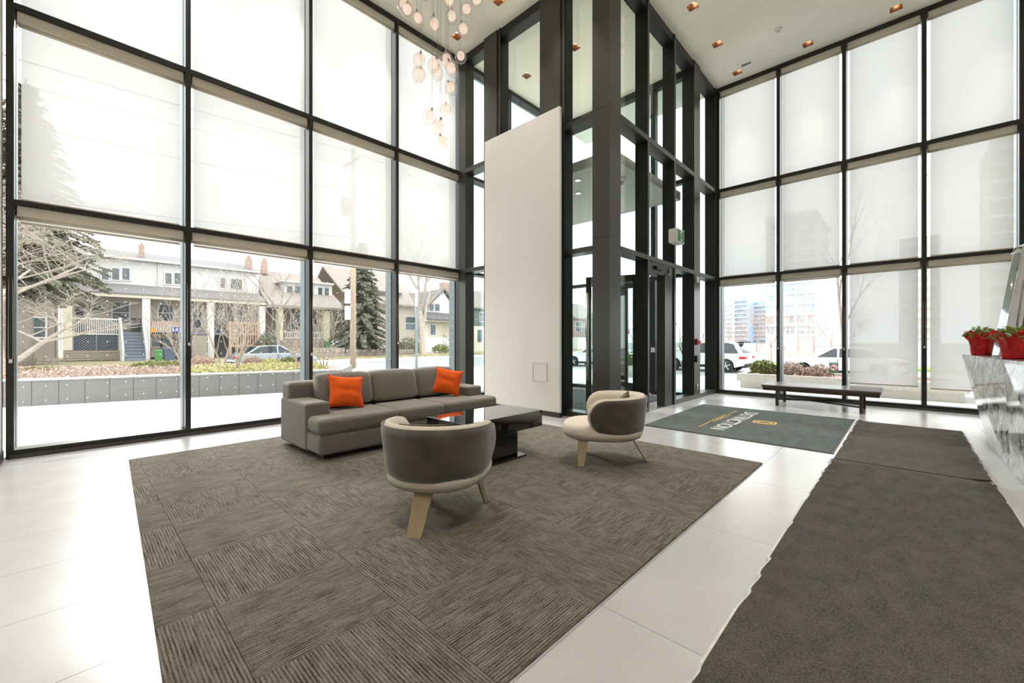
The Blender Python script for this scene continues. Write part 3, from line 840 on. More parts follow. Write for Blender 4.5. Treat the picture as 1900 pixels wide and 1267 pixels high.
# ---- sofa
sf = thing('sofa', 'grey woven three-seat sofa with low wide arms', 'sofa', (2.975, 4.89, 0.014))
SZ = 0.014
def sb(name, a, b_, mat='sofa', bevel=0.035, seg=4):
    a = (a[0], a[1], a[2]+SZ); b_ = (b_[0], b_[1], b_[2]+SZ)
    return build(name, MB().box(a, b_), M[mat], sf, bevel=bevel, seg=seg)
sb('plinth', (1.80, 4.42, 0.0), (4.15, 5.40, 0.08), 'black', 0.0)
sb('base', (1.715, 4.325, 0.05), (4.235, 5.21, 0.262), bevel=0.04)
sb('arm', (1.70, 4.66, 0.045), (1.965, 5.465, 0.56))
sb('arm', (3.985, 4.66, 0.045), (4.25, 5.465, 0.56))
sb('back', (1.712, 5.205, 0.05), (4.238, 5.455, 0.745), bevel=0.045)
zc0, zc1 = 0.262+SZ, 0.43+SZ
w3 = (3.985-1.965)/3
for k in range(3):
    a, c = 1.968+k*w3, 1.968+(k+1)*w3-0.006
    if k == 0: pl = [(1.705, 4.315), (c, 4.315), (c, 5.02), (a, 5.02), (a, 4.655), (1.705, 4.655)]
    elif k == 2: pl = [(a, 4.315), (4.245, 4.315), (4.245, 4.655), (c, 4.655), (c, 5.02), (a, 5.02)]
    else: pl = [(a, 4.315), (c, 4.315), (c, 5.02), (a, 5.02)]
    build('seat_cushion', MB().prism([(p[0], p[1], zc0) for p in pl], (0, 0, zc1-zc0)), M['sofa'], sf, bevel=0.055, seg=5)
    z0, z1 = 0.445+SZ, 0.80+SZ
    def bk(u, v):
        return None
    hx0, hx1 = a+0.004, c-0.002
    mb = MB()
    rings = []
    for (s, zf, yo) in ((0.0, 0, 0), ):
        pass
    n = 24
    def prof(t):   # cross section in y,z of a plump back cushion, leaning back
        an = 2*math.pi*t
        cc, ss = math.cos(an), math.sin(an)
        yy = 0.115*math.copysign(abs(cc)**0.45, cc); zz_ = 0.195*math.copysign(abs(ss)**0.38, ss)
        return yy, zz_
    for q in range(15):
        u = q/14.0
        e = (1-abs(2*u-1)**7)**0.5 if 0 < u < 1 else 0.0
        sc = 0.72+0.28*e
        x = hx0+(hx1-hx0)*u
        ring = []
        for i in range(n):
            yy, z_ = prof(i/n)
            yy *= sc*(1+0.12*math.sin(math.pi*u)); z_ *= 0.9+0.1*e
            z_ += 0.012*math.sin(math.pi*u)*(1 if z_ > 0 else 0)
            ring.append((x, 5.075+yy+z_*0.24, (z0+z1)/2+0.02+z_*1.0))
        rings.append(ring)
    build('back_cushion', MB().loft(rings), M['sofa'], sf, smooth=True)

def pillow_mb(w, h, t, n=18, pinch=0.12):
    mb = MB()
    for s in (1, -1):
        def fn(u, v):
            a, b = 2*u-1, 2*v-1
            x = w/2*a*(1-pinch*(1-b*b)); y = h/2*b*(1-pinch*(1-a*a))
            th = t/2*max(0.0, (1-a**4)*(1-b**4))**0.6
            wr = 0.010*math.sin(7*a+5*b)*math.sin(4*b-6*a)*(1-a*a)*(1-b*b)
            return (x, y, s*th+wr)
        mb.grid(fn, n, n)
    return mb
def cushion(name, mat, label, w, h, t, pos, rz, lean, roll=0.0, cat='cushion'):
    # local: x right, y up in the face, z out of the face -> stand it upright, lean, turn
    m = Matrix.Rotation(rz, 4, 'Z') @ Matrix.Rotation(-lean, 4, 'X') @ Matrix.Rotation(RAD(90), 4, 'X') @ Matrix.Rotation(roll, 4, 'Z')
    mb = xf(pillow_mb(w, h, t), m)
    zmin = min(p[2] for p in mb.v)
    mb.v = [(p[0]+pos[0], p[1]+pos[1], p[2]-zmin+pos[2]) for p in mb.v]
    b = mb.bounds()
    th = thing(name, label, cat, ((b[0]+b[1])/2, (b[2]+b[3])/2, b[4]))
    build('cover', mb, M[mat], th, smooth=True, fixn=True)
    seam = []
    n = 10
    ed = [(-1+2*i/n, -1) for i in range(n)] + [(1, -1+2*i/n) for i in range(n)] + [(1-2*i/n, 1) for i in range(n)] + [(-1, 1-2*i/n) for i in range(n+1)]
    for a, c in ed:
        p = m @ Vector((w/2*a*(1-0.12*(1-c*c)), h/2*c*(1-0.12*(1-a*a)), 0))
        seam.append((p.x+pos[0], p.y+pos[1], p.z-zmin+pos[2]))
    build('piping', MB().tube(seam, 0.004, 5), M[mat], th, smooth=True)
    return th
cushion('throw_pillow', 'orange', 'bright orange cushion on the end of the sofa nearest the patio planter', 0.42, 0.40, 0.13, (2.235, 4.860, 0.438), RAD(-4), RAD(24), RAD(-7))
cushion('throw_pillow', 'orange', 'bright orange cushion propped at the end of the sofa by the white wall panel', 0.40, 0.39, 0.13, (3.74, 4.84, 0.438), RAD(-34), RAD(20), RAD(-12))

# ---- tub chairs (local frame: chair faces +x, rests on the rug)
def seat_ring(sc, z, n=40):
    out = []
    for i in range(n):
        t = 2*math.pi*i/n
        c, s = math.cos(t), math.sin(t)
        k = 0.86
        cxx = math.copysign(abs(c)**k, c); syy = math.copysign(abs(s)**k, s)
        out.append(((0.395 if c > 0 else 0.42)*cxx*sc, 0.355*syy*sc, z))
    return out
def make_chair(label):
    t = thing('tub_chair', label, 'chair', (0, 0, 0))
    prof = [(0.86, 0.274), (0.95, 0.281), (0.99, 0.298), (1.0, 0.32), (0.99, 0.355), (0.955, 0.384), (0.88, 0.402), (0.7, 0.413), (0.4, 0.417), (0.02, 0.418)]
    build('seat', MB().loft([seat_ring(s, z) for s, z in prof]), M['cream'], t, local=True, smooth=True)
    build('seat_base', MB().loft([seat_ring(s, z) for s, z in ((0.75, 0.248), (0.88, 0.252), (0.955, 0.268), (0.965, 0.282))]), M['cream_dark'], t, local=True, smooth=True)
    nphi = 64
    zb, zt = 0.318, 0.69
    RM, ARM = 0.362, 0.215                     # plan radius of the round back, straight arm length
    LH_ = RM*math.pi/2+ARM
    def flare(z): return 0.022*(z-0.50)/(zt-0.50)
    def shell(th_out, th_in, frac, rnd_top):
        rings = []
        for i in range(nphi+1):
            u = -1+2*i/nphi
            s = abs(u)*LH_*(frac if frac < 1 else 1)
            sg = 1 if u >= 0 else -1
            dend = (LH_*(frac if frac < 1 else 1)-s)
            Rr = 0.17
            hs = 1.0 if dend >= Rr else max(0.03, 1-(1-dend/Rr)**2.4)**0.5
            if s < RM*math.pi/2:
                ph = s/RM; px_, py_, nx_, ny_ = -RM*math.cos(ph), RM*math.sin(ph), -math.cos(ph), math.sin(ph)
            else:
                px_, py_, nx_, ny_ = s-RM*math.pi/2, RM, 0.0, 1.0
            zm = 0.50
            top = zt-0.03*(s/LH_)**2; bot = zb
            hs *= 1.0 if frac == 1 else 0.93
            pts = []
            m = 7
            for q in range(m+1): pts.append((1, bot+(top-bot)*q/m))
            for q in range(m, -1, -1): pts.append((-1, bot+(top-bot)*q/m))
            ring = []
            for side, z in pts:
                f = (z-bot)/(top-bot)
                z2 = zm+(z-zm)*hs
                o = flare(z2)
                mid = (th_out-th_in)/2
                d = th_out if side > 0 else -th_in
                if rnd_top:
                    ed = max(0.0, (abs(2*f-1)-0.80)/0.20)
                    d = mid+(d-mid)*(1-0.6*ed*ed)
                d += o
                ring.append((-0.075+px_+nx_*d, sg*(py_+ny_*d), z2))
            rings.append(ring)
        return MB().loft(rings)
    build('backrest', shell(0.0, 0.075, 1.0, True), M['cream'], t, local=True, smooth=True)
    build('back_shell', shell(0.014, 0.008, 0.972, True), M['velvet'], t, local=True, smooth=True)
    # legs: flat tapered plates
    def plate(top, bot, wv, w1, w0, tv, th):
        top, bot, wv, tv = Vector(top), Vector(bot), Vector(wv), Vector(tv)
        p = [bot-wv*w0/2-tv*th/2, bot+wv*w0/2-tv*th/2, bot+wv*w0/2+tv*th/2, bot-wv*w0/2+tv*th/2]
        q = [top-wv*w1/2-tv*th/2, top+wv*w1/2-tv*th/2, top+wv*w1/2+tv*th/2, top-wv*w1/2+tv*th/2]
        return MB().hexa(p+q)
    build('leg', plate((-0.30, 0, 0.26), (-0.455, 0.0, 0.0), (0, 1, 0), 0.135, 0.10, (1, 0, 0), 0.016), M['bronze'], t, local=True, bevel=0.002, seg=1)
    for s in (-1, 1):
        build('leg', plate((0.18, s*0.20, 0.26), (0.205, s*0.276, 0.0), (1, 0, 0), 0.10, 0.066, (0, 1, 0), 0.016), M['bronze'], t, local=True, bevel=0.002, seg=1)
    return t
ch1 = make_chair('cream and brown velvet tub chair standing alone in front of the coffee table')
ch1.location = (1.851, 2.464, 0.014); ch1.rotation_euler = (0, 0, RAD(30.8))
ch2 = copy_tree(ch1)
ch2['label'] = 'cream and brown velvet tub chair beside the entrance mat and glass vestibule'
ch2.location = (3.774, 2.306, 0.014); ch2.rotation_euler = (0, 0, RAD(124.3))
ch1['group'] = ch2['group'] = 'tub chairs on the rug'
cushion('throw_pillow', 'pillow', 'small brown patterned cushion inside the tub chair in front of the coffee table', 0.36, 0.30, 0.10, (1.871-0.187*0.86-0.03, 2.443-0.187*0.51+0.05, 0.43), RAD(30.8+90+14), RAD(30), RAD(0))
cushion('throw_pillow', 'pillow', 'small brown patterned cushion inside the tub chair beside the entrance mat', 0.235, 0.235, 0.09, (3.774+0.214*0.56+0.02, 2.306-0.214*0.83, 0.43), RAD(124+90-25), RAD(22), RAD(45))

# ---- black coffee table
ct = thing('coffee_table', 'glossy black block coffee table with a thick top on a pedestal', 'table', (3.03, 3.24, 0.014))
build('top', MB().box((2.47, 2.95, 0.30), (3.60, 3.545, 0.475)), M['gloss'], ct, bevel=0.003, seg=1)
build('pedestal', MB().box((2.80, 3.0, 0.035), (3.25, 3.50, 0.30)), M['gloss'], ct, bevel=0.003, seg=1)
build('base_plate', MB().box((2.70, 2.945, 0.0145), (3.335, 3.545, 0.036)), M['gloss'], ct, bevel=0.003, seg=1)

# ---- bench
bn = thing('bench', 'low bench with a brown leather pad and crossed wooden stretchers by the window', 'bench', (9.63, 1.16, 0))
build('seat_pad', MB().box((9.20, 0.29, 0.345), (10.07, 2.04, 0.40)), M['leather'], bn, bevel=0.022, seg=4)
build('seat_frame', MB().box((9.235, 0.31, 0.29), (10.035, 2.02, 0.346)), M['walnut'], bn, bevel=0.004, seg=1)
for k in range(1, 4):
    y = 0.29+1.75*k/4
    build('pad_seam', MB().box((9.21, y-0.002, 0.399), (10.06, y+0.002, 0.4015)), M['leather'], bn)
LG = [(9.30, 0.55), (9.98, 0.55), (9.30, 1.79), (9.98, 1.79)]
for (x, y) in LG:
    build('leg', MB().box((x-0.024, y-0.024, 0), (x+0.024, y+0.024, 0.292)), M['walnut'], bn, bevel=0.003, seg=1)
build('stretcher', MB().tube([(9.30, 1.79, 0.125), (9.98, 0.55, 0.125)], 0.013, 8), M['walnut'], bn)
build('stretcher', MB().tube([(9.98, 1.79, 0.10), (9.30, 0.55, 0.10)], 0.013, 8), M['walnut'], bn)

# ---- marble reception desk with a folded, leaning front
dk = thing('reception_desk', 'faceted reception desk clad in grey veined marble', 'desk', (6.2, -1.0, 0))
top = [(8.06, -0.545), (5.86, -0.655), (3.9, -0.92), (3.9, -1.55), (8.06, -1.55)]
bot = [(8.06, -0.755), (6.18, -0.735), (3.9, -0.73), (3.9, -1.45), (8.0, -1.45)]
HT = 1.075
def slab(i, j, th=0.03):
    a, b = Vector((top[i][0], top[i][1], HT-0.03)), Vector((top[j][0], top[j][1], HT-0.03))
    c, d = Vector((bot[j][0], bot[j][1], 0.0)), Vector((bot[i][0], bot[i][1], 0.0))
    n = (b-a).cross(d-a); n.normalize()
    mid = (a+b+c+d)/4
    if n.dot(mid-Vector((6.0, -1.1, 0.55))) < 0: n = -n
    q = [p-n*th for p in (d, c, b, a)]
    o = [d, c, b, a]
    return MB().hexa([q[0], q[1], o[1], o[0], q[3], q[2], o[2], o[3]])
for (i, j) in ((0, 1), (1, 2), (2, 3), (4, 0)):
    build('front_slab' if i < 2 else 'side_slab', slab(i, j), M['marble'], dk, fixn=True)
build('countertop', MB().prism([(p[0], p[1], HT-0.03) for p in top[::-1]], (0, 0, 0.03)), M['marble'], dk, fixn=True)
build('core', MB().loft([[(p[0]+(0.06 if p[0] < 5 else -0.06 if p[0] > 7 else 0), p[1]+(-0.06 if p[1] > -1 else 0.0), 0.0) for p in bot], [(p[0]+(0.06 if p[0] < 5 else -0.06 if p[0] > 7 else 0), p[1]+(-0.06 if p[1] > -1 else 0.0), HT-0.03) for p in top]]), M['black'], dk, fixn=True)

# ---- potted plants in red foil
def potted(label, x, y, r, h, seed):
    rs = random.Random(seed)
    t = thing('potted_plant', label, 'plant', (x, y, HT), group='red foil pots on the desk')
    rings = []
    n = 36
    for (rr, z, ruf) in ((0.60, 0.0, 0), (0.66, 0.12, 0.0), (0.70, 0.45, 0.02), (0.78, 0.72, 0.05), (0.98, 0.95, 0.12), (1.08, 1.08, 0.16), (0.94, 0.96, 0.12), (0.72, 0.80, 0.03), (0.66, 0.74, 0.0)):
        rings.append([(x+r*(rr+ruf*math.sin(7*a+seed)*0.5)*math.cos(a), y+r*(rr+ruf*math.sin(7*a+seed)*0.5)*math.sin(a), HT+h*(z+ruf*0.9*math.sin(5*a+2*seed))) for a in [2*math.pi*k/n for k in range(n)]])
    build('foil_wrap', MB().loft(rings), M['foil'], t, smooth=True)
    mb = MB()
    for k in range(260):
        a, q = rs.uniform(0, 2*math.pi), rs.random()**0.5
        px_, py_ = x+r*1.0*q*math.cos(a), y+r*1.0*q*math.sin(a)
        pz = HT+h*(0.86+0.42*(1-q*q))+rs.uniform(-0.02, 0.02)
        d = Vector((math.cos(a)*0.7+rs.uniform(-.5, .5), math.sin(a)*0.7+rs.uniform(-.5, .5), rs.uniform(-0.1, 0.7))).normalized()
        s = d.cross(Vector((0, 0, 1))).normalized(); up = s.cross(d)
        L, W = rs.uniform(0.03, 0.05), rs.uniform(0.014, 0.022)
        c = Vector((px_, py_, pz))
        mb.quad(c, c+d*L*0.5+s*W+up*0.006, c+d*L-up*0.006, c+d*L*0.5-s*W+up*0.006)
    build('foliage', mb, M['leaf_bright'], t, stuff=True)
    mb = MB()
    for k in range(9):
        a, q = rs.uniform(0, 2*math.pi), rs.uniform(0.0, 0.6)
        mb.tube([(x+r*q*0.5*math.cos(a), y+r*q*0.5*math.sin(a), HT+h*0.4), (x+r*q*math.cos(a), y+r*q*math.sin(a), HT+h*1.05)], [0.004, 0.002], 5)
    build('stems', mb, M['leaf_bright'], t, stuff=True)
potted('green potted plant in crinkled red foil at the end of the marble desk', 7.50, -0.665, 0.138, 0.245, 1)
potted('green potted plant in crinkled red foil at the fold of the marble desk', 6.15, -0.765, 0.148, 0.225, 2)

# ---- tall polished steel A-shaped sculpture on the desk
sc_ = thing('steel_sculpture', 'tall polished steel A-shaped sculpture on the marble desk', 'sculpture', (7.42, -0.95, HT))
def bar(p0, p1, w0, w1, th):
    p0, p1 = Vector(p0), Vector(p1)
    d = (p1-p0).normalized(); s = Vector((RT[0], RT[1], 0)); u = Vector((FW[0], FW[1], 0))
    q = [p0-s*w0/2-u*th/2, p0+s*w0/2-u*th/2, p0+s*w0/2+u*th/2, p0-s*w0/2+u*th/2]
    r = [p1-s*w1/2-u*th/2, p1+s*w1/2-u*th/2, p1+s*w1/2+u*th/2, p1-s*w1/2+u*th/2]
    return MB().hexa(q+r)
SXY = Vector((7.42, -0.95, 0))
def sp(lat, z, dep=0.0): return SXY+Vector((RT[0]*lat+FW[0]*dep, RT[1]*lat+FW[1]*dep, HT+z))
build('leg', bar(sp(-0.22, 0.0), sp(0.02, 1.20), 0.11, 0.09, 0.10), M['chrome'], sc_, bevel=0.012, seg=3)
build('leg', bar(sp(0.28, 0.0, 0.04), sp(0.06, 1.20, 0.02), 0.11, 0.09, 0.10), M['chrome'], sc_, bevel=0.012, seg=3)
build('inner_blade', bar(sp(-0.12, 0.0, -0.05), sp(0.0, 0.86, -0.05), 0.05, 0.035, 0.03), M['chrome'], sc_, bevel=0.004)
build('crossbar', bar(sp(-0.08, 0.44), sp(0.16, 0.44), 0.09, 0.09, 0.06), M['chrome'], sc_, bevel=0.006)
build('apex', MB().hexa([sp(-0.04, 1.17, -0.05), sp(0.11, 1.17, -0.05), sp(0.11, 1.17, 0.07), sp(-0.04, 1.17, 0.07), sp(0.0, 1.25, -0.03), sp(0.09, 1.29, -0.03), sp(0.09, 1.29, 0.05), sp(0.0, 1.25, 0.05)]), M['chrome'], sc_, bevel=0.01)
build('foot', MB().box((7.12, -1.2, HT), (7.72, -0.82, HT+0.012)), M['chrome'], sc_)

# ---- cluster of blown-glass pendants
M['pend_glass'] = glass_mat('blown_glass', (0.99, 0.955, 0.93), 0.06, 0.85)
t_ = NT('frosted_inner_glass')
e1 = t_.add('ShaderNodeEmission'); e1.inputs['Color'].default_value = (1.0, 0.78, 0.66, 1); e1.inputs['Strength'].default_value = 0.10
b1 = t_.add('ShaderNodeBsdfTranslucent'); b1.inputs['Color'].default_value = (0.78, 0.68, 0.62, 1)
n1 = t_.add('ShaderNodeTexNoise'); n1.inputs['Scale'].default_value = 14; b2 = t_.add('ShaderNodeBsdfTransparent')
a1 = t_.add('ShaderNodeAddShader'); t_.link(e1.outputs[0], a1.inputs[0]); t_.link(b1.outputs[0], a1.inputs[1])
mx_ = t_.add('ShaderNodeMixShader'); ml = t_.add('ShaderNodeMath', operation='MULTIPLY'); t_.link(n1.outputs['Fac'], ml.inputs[0]); ml.inputs[1].default_value = 1.0
t_.link(ml.outputs[0], mx_.inputs['Fac']); t_.link(a1.outputs[0], mx_.inputs[1]); t_.link(b2.outputs[0], mx_.inputs[2]); t_.link(mx_.outputs[0], t_.out.inputs['Surface'])
M['pend_inner'] = t_.m
PEND = [(748.7, 9), (755.5, 19.5), (775.7, 35.5), (806, 47), (833.4, 2), (838, 32), (865.4, 18), (860, 55.6), (883.8, 1),
        (777.3, 112), (777.3, 138.5), (804.8, 121), (812, 136), (829, 112), (838, 128), (836.8, 163.7), (855, 105.3), (826.5, 202.6), (797.2, 216.3), (812.8, 234.7), (820.8, 262),
        (790, -14), (822, -26), (850, -18), (872, -32), (800, -48)]
PCX, PCY = 2.92, 3.85
rs = random.Random(11)
cn = thing('pendant_canopy', 'round white ceiling plate that carries the glass pendant cluster', 'lamp base', (PCX, PCY, CEIL))
build('plate', MB().disc((PCX, PCY, CEIL), 0.62, -0.03, 'z', 40), M['offwhite'], cn)
# hang each one at the depth that keeps its glass and cord clear of the others
hung = []
for (px_, py_) in sorted(PEND, key=lambda p: p[1]):
    d = ray(px_, py_)
    ax = Vector((rs.uniform(-0.45, 0.45), rs.uniform(-0.45, 0.45), -1)).normalized()
    best = None
    for k in range(57):
        dep = 4.77+0.015*((k+1)//2)*(1 if k % 2 else -1)
        c = Vector((d[0]*dep, d[1]*dep, CAM_H+d[2]*dep)); tp = c-ax*0.105
        if math.hypot(tp.x-PCX, tp.y-PCY) > 0.60: continue
        clear = 9.0
        for c2, tp2 in hung:
            clear = min(clear, (c-c2).length-0.185)
            lo, lo_tp, hi = (c, tp, c2) if c.z < c2.z else (c2, tp2, c)
            clear = min(clear, math.hypot(lo_tp.x-hi.x, lo_tp.y-hi.y)-0.11)
        if best is None or clear > best[0]+1e-6: best = (clear, c, tp)
        if clear > 0.01: break
    c = best[1]
    hung.append((c, best[2]))
    m = Matrix.Translation(c) @ ax.to_track_quat('-Z', 'Y').to_matrix().to_4x4()
    t = thing('pendant_light', 'blown-glass teardrop pendant on a thin cord in the hanging cluster', 'lamp', tuple(c), group='glass pendants of the cluster')
    S = 1.0
    prof = [(0.012, 0.078), (0.034, 0.073), (0.056, 0.055), (0.069, 0.028), (0.072, 0.0), (0.068, -0.026), (0.056, -0.05), (0.038, -0.07), (0.018, -0.084), (0.005, -0.092)]
    build('glass_shell', xf(MB().lathe([(r*S, z*S) for r, z in prof], 20), m), M['pend_glass'], t, smooth=True)
    build('inner_glass', xf(MB().lathe([(r*S*0.66, z*S*0.66+0.014) for r, z in prof], 16), m), M['pend_inner'], t, smooth=True)
    build('socket', xf(MB().lathe([(0.011, 0.074), (0.012, 0.1), (0.006, 0.108)], 10), m), M['steel'], t, smooth=True)
    a0 = rs.uniform(0, 6.28)
    lp = []
    for k in range(15):
        an = 2*math.pi*k/14
        lp.append((0.0+0.02*math.cos(a0)*(1-math.cos(an)), 0.02*math.sin(a0)*(1-math.cos(an)), -0.090+0.02*math.sin(an)-0.006))
    build('glass_loop', xf(MB().tube(lp, 0.0022, 5), m), M['pend_glass'], t, smooth=True)
    pl_d = bpy.data.lights.new('pendant_bulb', 'POINT'); pl_d.energy = 0.03; pl_d.color = (1.0, 0.93, 0.85); pl_d.shadow_soft_size = 0.03
    pl_o = bpy.data.objects.new('pendant_bulb', pl_d); COL.objects.link(pl_o); pl_o.parent = t
    tp = m @ Vector((0, 0, 0.105))
    build('cord', MB().tube([tp, (tp.x, tp.y, CEIL-0.02)], 0.0016, 5), M['chain'], t)

# ================================================================ OUTSIDE
M['concrete'] = pm('pale_concrete', (228, 226, 222), 0.85, 0, (3, 0.06))
M['planter_conc'] = pm('cast_concrete', (206, 199, 190), 0.85, 0, (14, 0.1), (60, 0.2, 0.01))
M['asphalt'] = pm('worn_asphalt', (150, 148, 147), 0.9, 0, (5, 0.1))
M['granite'] = pm('grey_granite', (120, 117, 114), 0.6, 0, (45, 0.25))
M['granite_cap'] = pm('pale_granite_cap', (178, 172, 168), 0.6, 0, (45, 0.15))
M['lawn'] = pm('dormant_lawn', (150, 138, 104), 0.95, 0, (3, 0.3))
M['grass'] = pm('green_grass', (120, 160, 60), 0.95, 0, (4, 0.3))
M['mulch'] = pm('reddish_mulch', (150, 118, 108), 0.95, 0, (14, 0.4))
M['siding_white'] = pm('white_siding', (204, 201, 197), 0.8, 0, (6, 0.05))
M['siding_tan'] = pm('tan_siding', (184, 174, 162), 0.8, 0, (6, 0.08))
M['stucco'] = pm('cream_stucco', (212, 200, 182), 0.85, 0, (8, 0.06))
M['yellow_paint'] = pm('pale_yellow_paint', (206, 196, 160), 0.8, 0, (8, 0.06))
M['brick'] = pm('weathered_brick', (170, 142, 130), 0.9, 0, (30, 0.25))
M['brick_brown'] = pm('brown_brick', (142, 130, 120), 0.9, 0, (30, 0.25))
M['orange_wood'] = pm('orange_stained_wood', (186, 152, 126), 0.8, 0, (14, 0.15))
M['shingle'] = pm('grey_shingle', (104, 102, 101), 0.9, 0, (22, 0.16))
M['shingle_dark'] = pm('charcoal_shingle', (124, 121, 119), 0.9, 0, (22, 0.2))
M['shingle_brown'] = pm('brown_shingle', (150, 138, 130), 0.9, 0, (22, 0.2))
M['siding_grey'] = pm('slate_siding', (112, 116, 112), 0.85, 0, (8, 0.08))
M['deck_blue'] = pm('blue_grey_deck_paint', (116, 122, 132), 0.8, 0, (12, 0.08))
M['old_wood'] = pm('weathered_timber', (152, 140, 126), 0.9, 0, (14, 0.25))
M['pane'] = pm('house_window_glass', (84, 92, 96), 0.12, 0, (2, 0.3))
M['pane_blue'] = pm('tower_window_glass', (160, 172, 182), 0.15, 0, (0.3, 0.25))
M['tower_white'] = pm('tower_white_frame', (232, 232, 230), 0.8, 0, (0.4, 0.03))
M['tower_blue'] = pm('tower_blue_panel', (150, 170, 190), 0.4, 0, (0.4, 0.1))
M['tower_beige'] = pm('tower_beige_panel', (214, 206, 196), 0.8, 0, (0.4, 0.05))
M['bark_pale'] = pm('pale_bark', (170, 158, 144), 0.9, 0, (20, 0.2))
M['bark'] = pm('grey_brown_bark', (140, 130, 120), 0.9, 0, (12, 0.25), (30, 0.5, 0.02))
M['bark_red'] = pm('reddish_twigs', (176, 148, 134), 0.9, 0, (12, 0.2))
M['needles'] = pm('spruce_needles', (122, 122, 102), 0.9, 0, (3, 0.35))
M['leaf_olive'] = pm('evergreen_shrub_leaf', (112, 118, 58), 0.8, 0, (9, 0.4))
M['leaf_yellow'] = pm('yellow_green_leaf', (186, 182, 128), 0.8, 0, (9, 0.3))
M['leaf_dry'] = pm('dry_brown_leaf', (184, 164, 150), 0.9, 0, (12, 0.3))
M['bin_green'] = pm('green_bin', (66, 132, 70), 0.5, 0, (5, 0.1))
M['bin_blue'] = pm('blue_bin', (74, 86, 110), 0.5, 0, (5, 0.1))
M['bin_black'] = pm('black_bin', (52, 54, 56), 0.5, 0, (5, 0.1))
M['bin_grey'] = pm('grey_bin', (112, 114, 114), 0.5, 0, (5, 0.1))
M['car_grey'] = pm('silver_car_paint', (150, 154, 160), 0.18, 0.4, (2, 0.03), coat=1.0)
M['car_white'] = pm('white_car_paint', (236, 236, 236), 0.2, 0.0, (2, 0.02), coat=1.0)
M['tyre'] = pm('tyre_rubber', (38, 38, 38), 0.85, 0, (10, 0.1))
M['rim'] = pm('alloy_rim', (176, 178, 180), 0.3, 0.8, (5, 0.05))
M['car_glass'] = pm('tinted_car_glass', (46, 52, 56), 0.06, 0, (2, 0.1))
M['tail'] = pm('tail_lamp', (170, 26, 24), 0.25, 0, (4, 0.1))
M['pole_wood'] = pm('utility_pole_wood', (176, 158, 136), 0.9, 0, (10, 0.25), scale=(1, 1, 0.1))
M['blue_plate'] = pm('blue_plate', (46, 74, 150), 0.5, 0, (5, 0.1))
M['orange_plate'] = pm('orange_plate', (220, 140, 50), 0.5, 0, (5, 0.1))

# ---- ground
sbuild('ground', MB().box((-60, -40, -0.7), (420, 160, -0.5)), M['asphalt'])
sbuild('patio', MB().prism([(-14, WY+0.16, -0.3), (EVX+0.2, WY+0.16, -0.3), (EVX+0.2, 3.45, -0.3), (WX+0.16, 3.45, -0.3), (WX+0.16, -8, -0.3), (15.5, -8, -0.3), (15.5, 14, -0.3), (9, 18.0, -0.3), (-14, 18.4, -0.3)], (0, 0, 0.28)), M['concrete'], fixn=True)
sbuild('road', MB().box((-60, 19.5, -0.5), (120, 32.0, -0.47)), M['asphalt'])
sbuild('sidewalk', MB().box((-60, 32.0, -0.5), (120, 34.6, -0.33)), M['concrete'])
sbuild('front_yards', MB().box((-60, 34.6, -0.5), (60, 80, -0.15)), M['lawn'])
sbuild('side_lawn', MB().box((33, -20, -0.5), (36.2, 14, -0.40)), M['grass'])

# ---- granite planter outside the street windows
PA = Vector((-0.79, 12.37, 0)); PB = Vector((3.9, 10.92, 0))
pd = (PB-PA).normalized(); pn = Vector((-pd.y, pd.x, 0))
pang = math.atan2(pd.y, pd.x)
pl = thing('granite_planter', 'long grey granite-tiled planter wall on the patio', 'planter', tuple(PA+Vector((0, 0, -0.02))))
s0, s1 = -6.0, 5.85
def pw(s, n, z): q = PA+pd*s+pn*n; return (q.x, q.y, z)
def pbox(a, b, n0, n1, z0, z1): return MB().hexa([pw(a, n0, z0), pw(b, n0, z0), pw(b, n1, z0), pw(a, n1, z0), pw(a, n0, z1), pw(b, n0, z1), pw(b, n1, z1), pw(a, n1, z1)])
build('core', pbox(s0, s1, 0.02, 0.25, -0.02, 0.47), M['granite'], pl)
build('coping', pbox(s0, s1+0.02, -0.02, 0.28, 0.47, 0.505), M['granite_cap'], pl)
me = mesh_from(MB().box((0.004, 0, 0), (0.371, 0.022, 0.488)), 'granite_tile'); me.materials.append(M['granite'])
k = 0; s = 0.59-0.375*17
while s < s1-0.3:
    if s > s0:
        ob = link_mesh('granite_tile', me, pl, tuple(pd*s), pang)
    s += 0.375
e0 = PA+pd*s1; e1 = e0+Vector((1.1, 1.75, 0))
ed = (e1-e0).normalized(); en = Vector((-ed.y, ed.x, 0))
q = [e0, e1, e1+en*0.25, e0+en*0.25]
build('return_wall', MB().hexa([(v.x, v.y, -0.02) for v in q]+[(v.x, v.y, 0.5) for v in q]), M['granite'], pl)
build('soil', MB().prism([pw(s0, 0.2, 0.30), pw(s1, 0.2, 0.30), tuple(e1+Vector((0, 0, 0.30))), pw(s1-1.0, 5.2, 0.30), pw(s0, 5.2, 0.30)], (0, 0, 0.13)), M['mulch'], pl, fixn=True)
build('back_kerb', pbox(s0, s1-1.0, 5.2, 5.4, -0.02, 0.48), M['concrete'], pl)

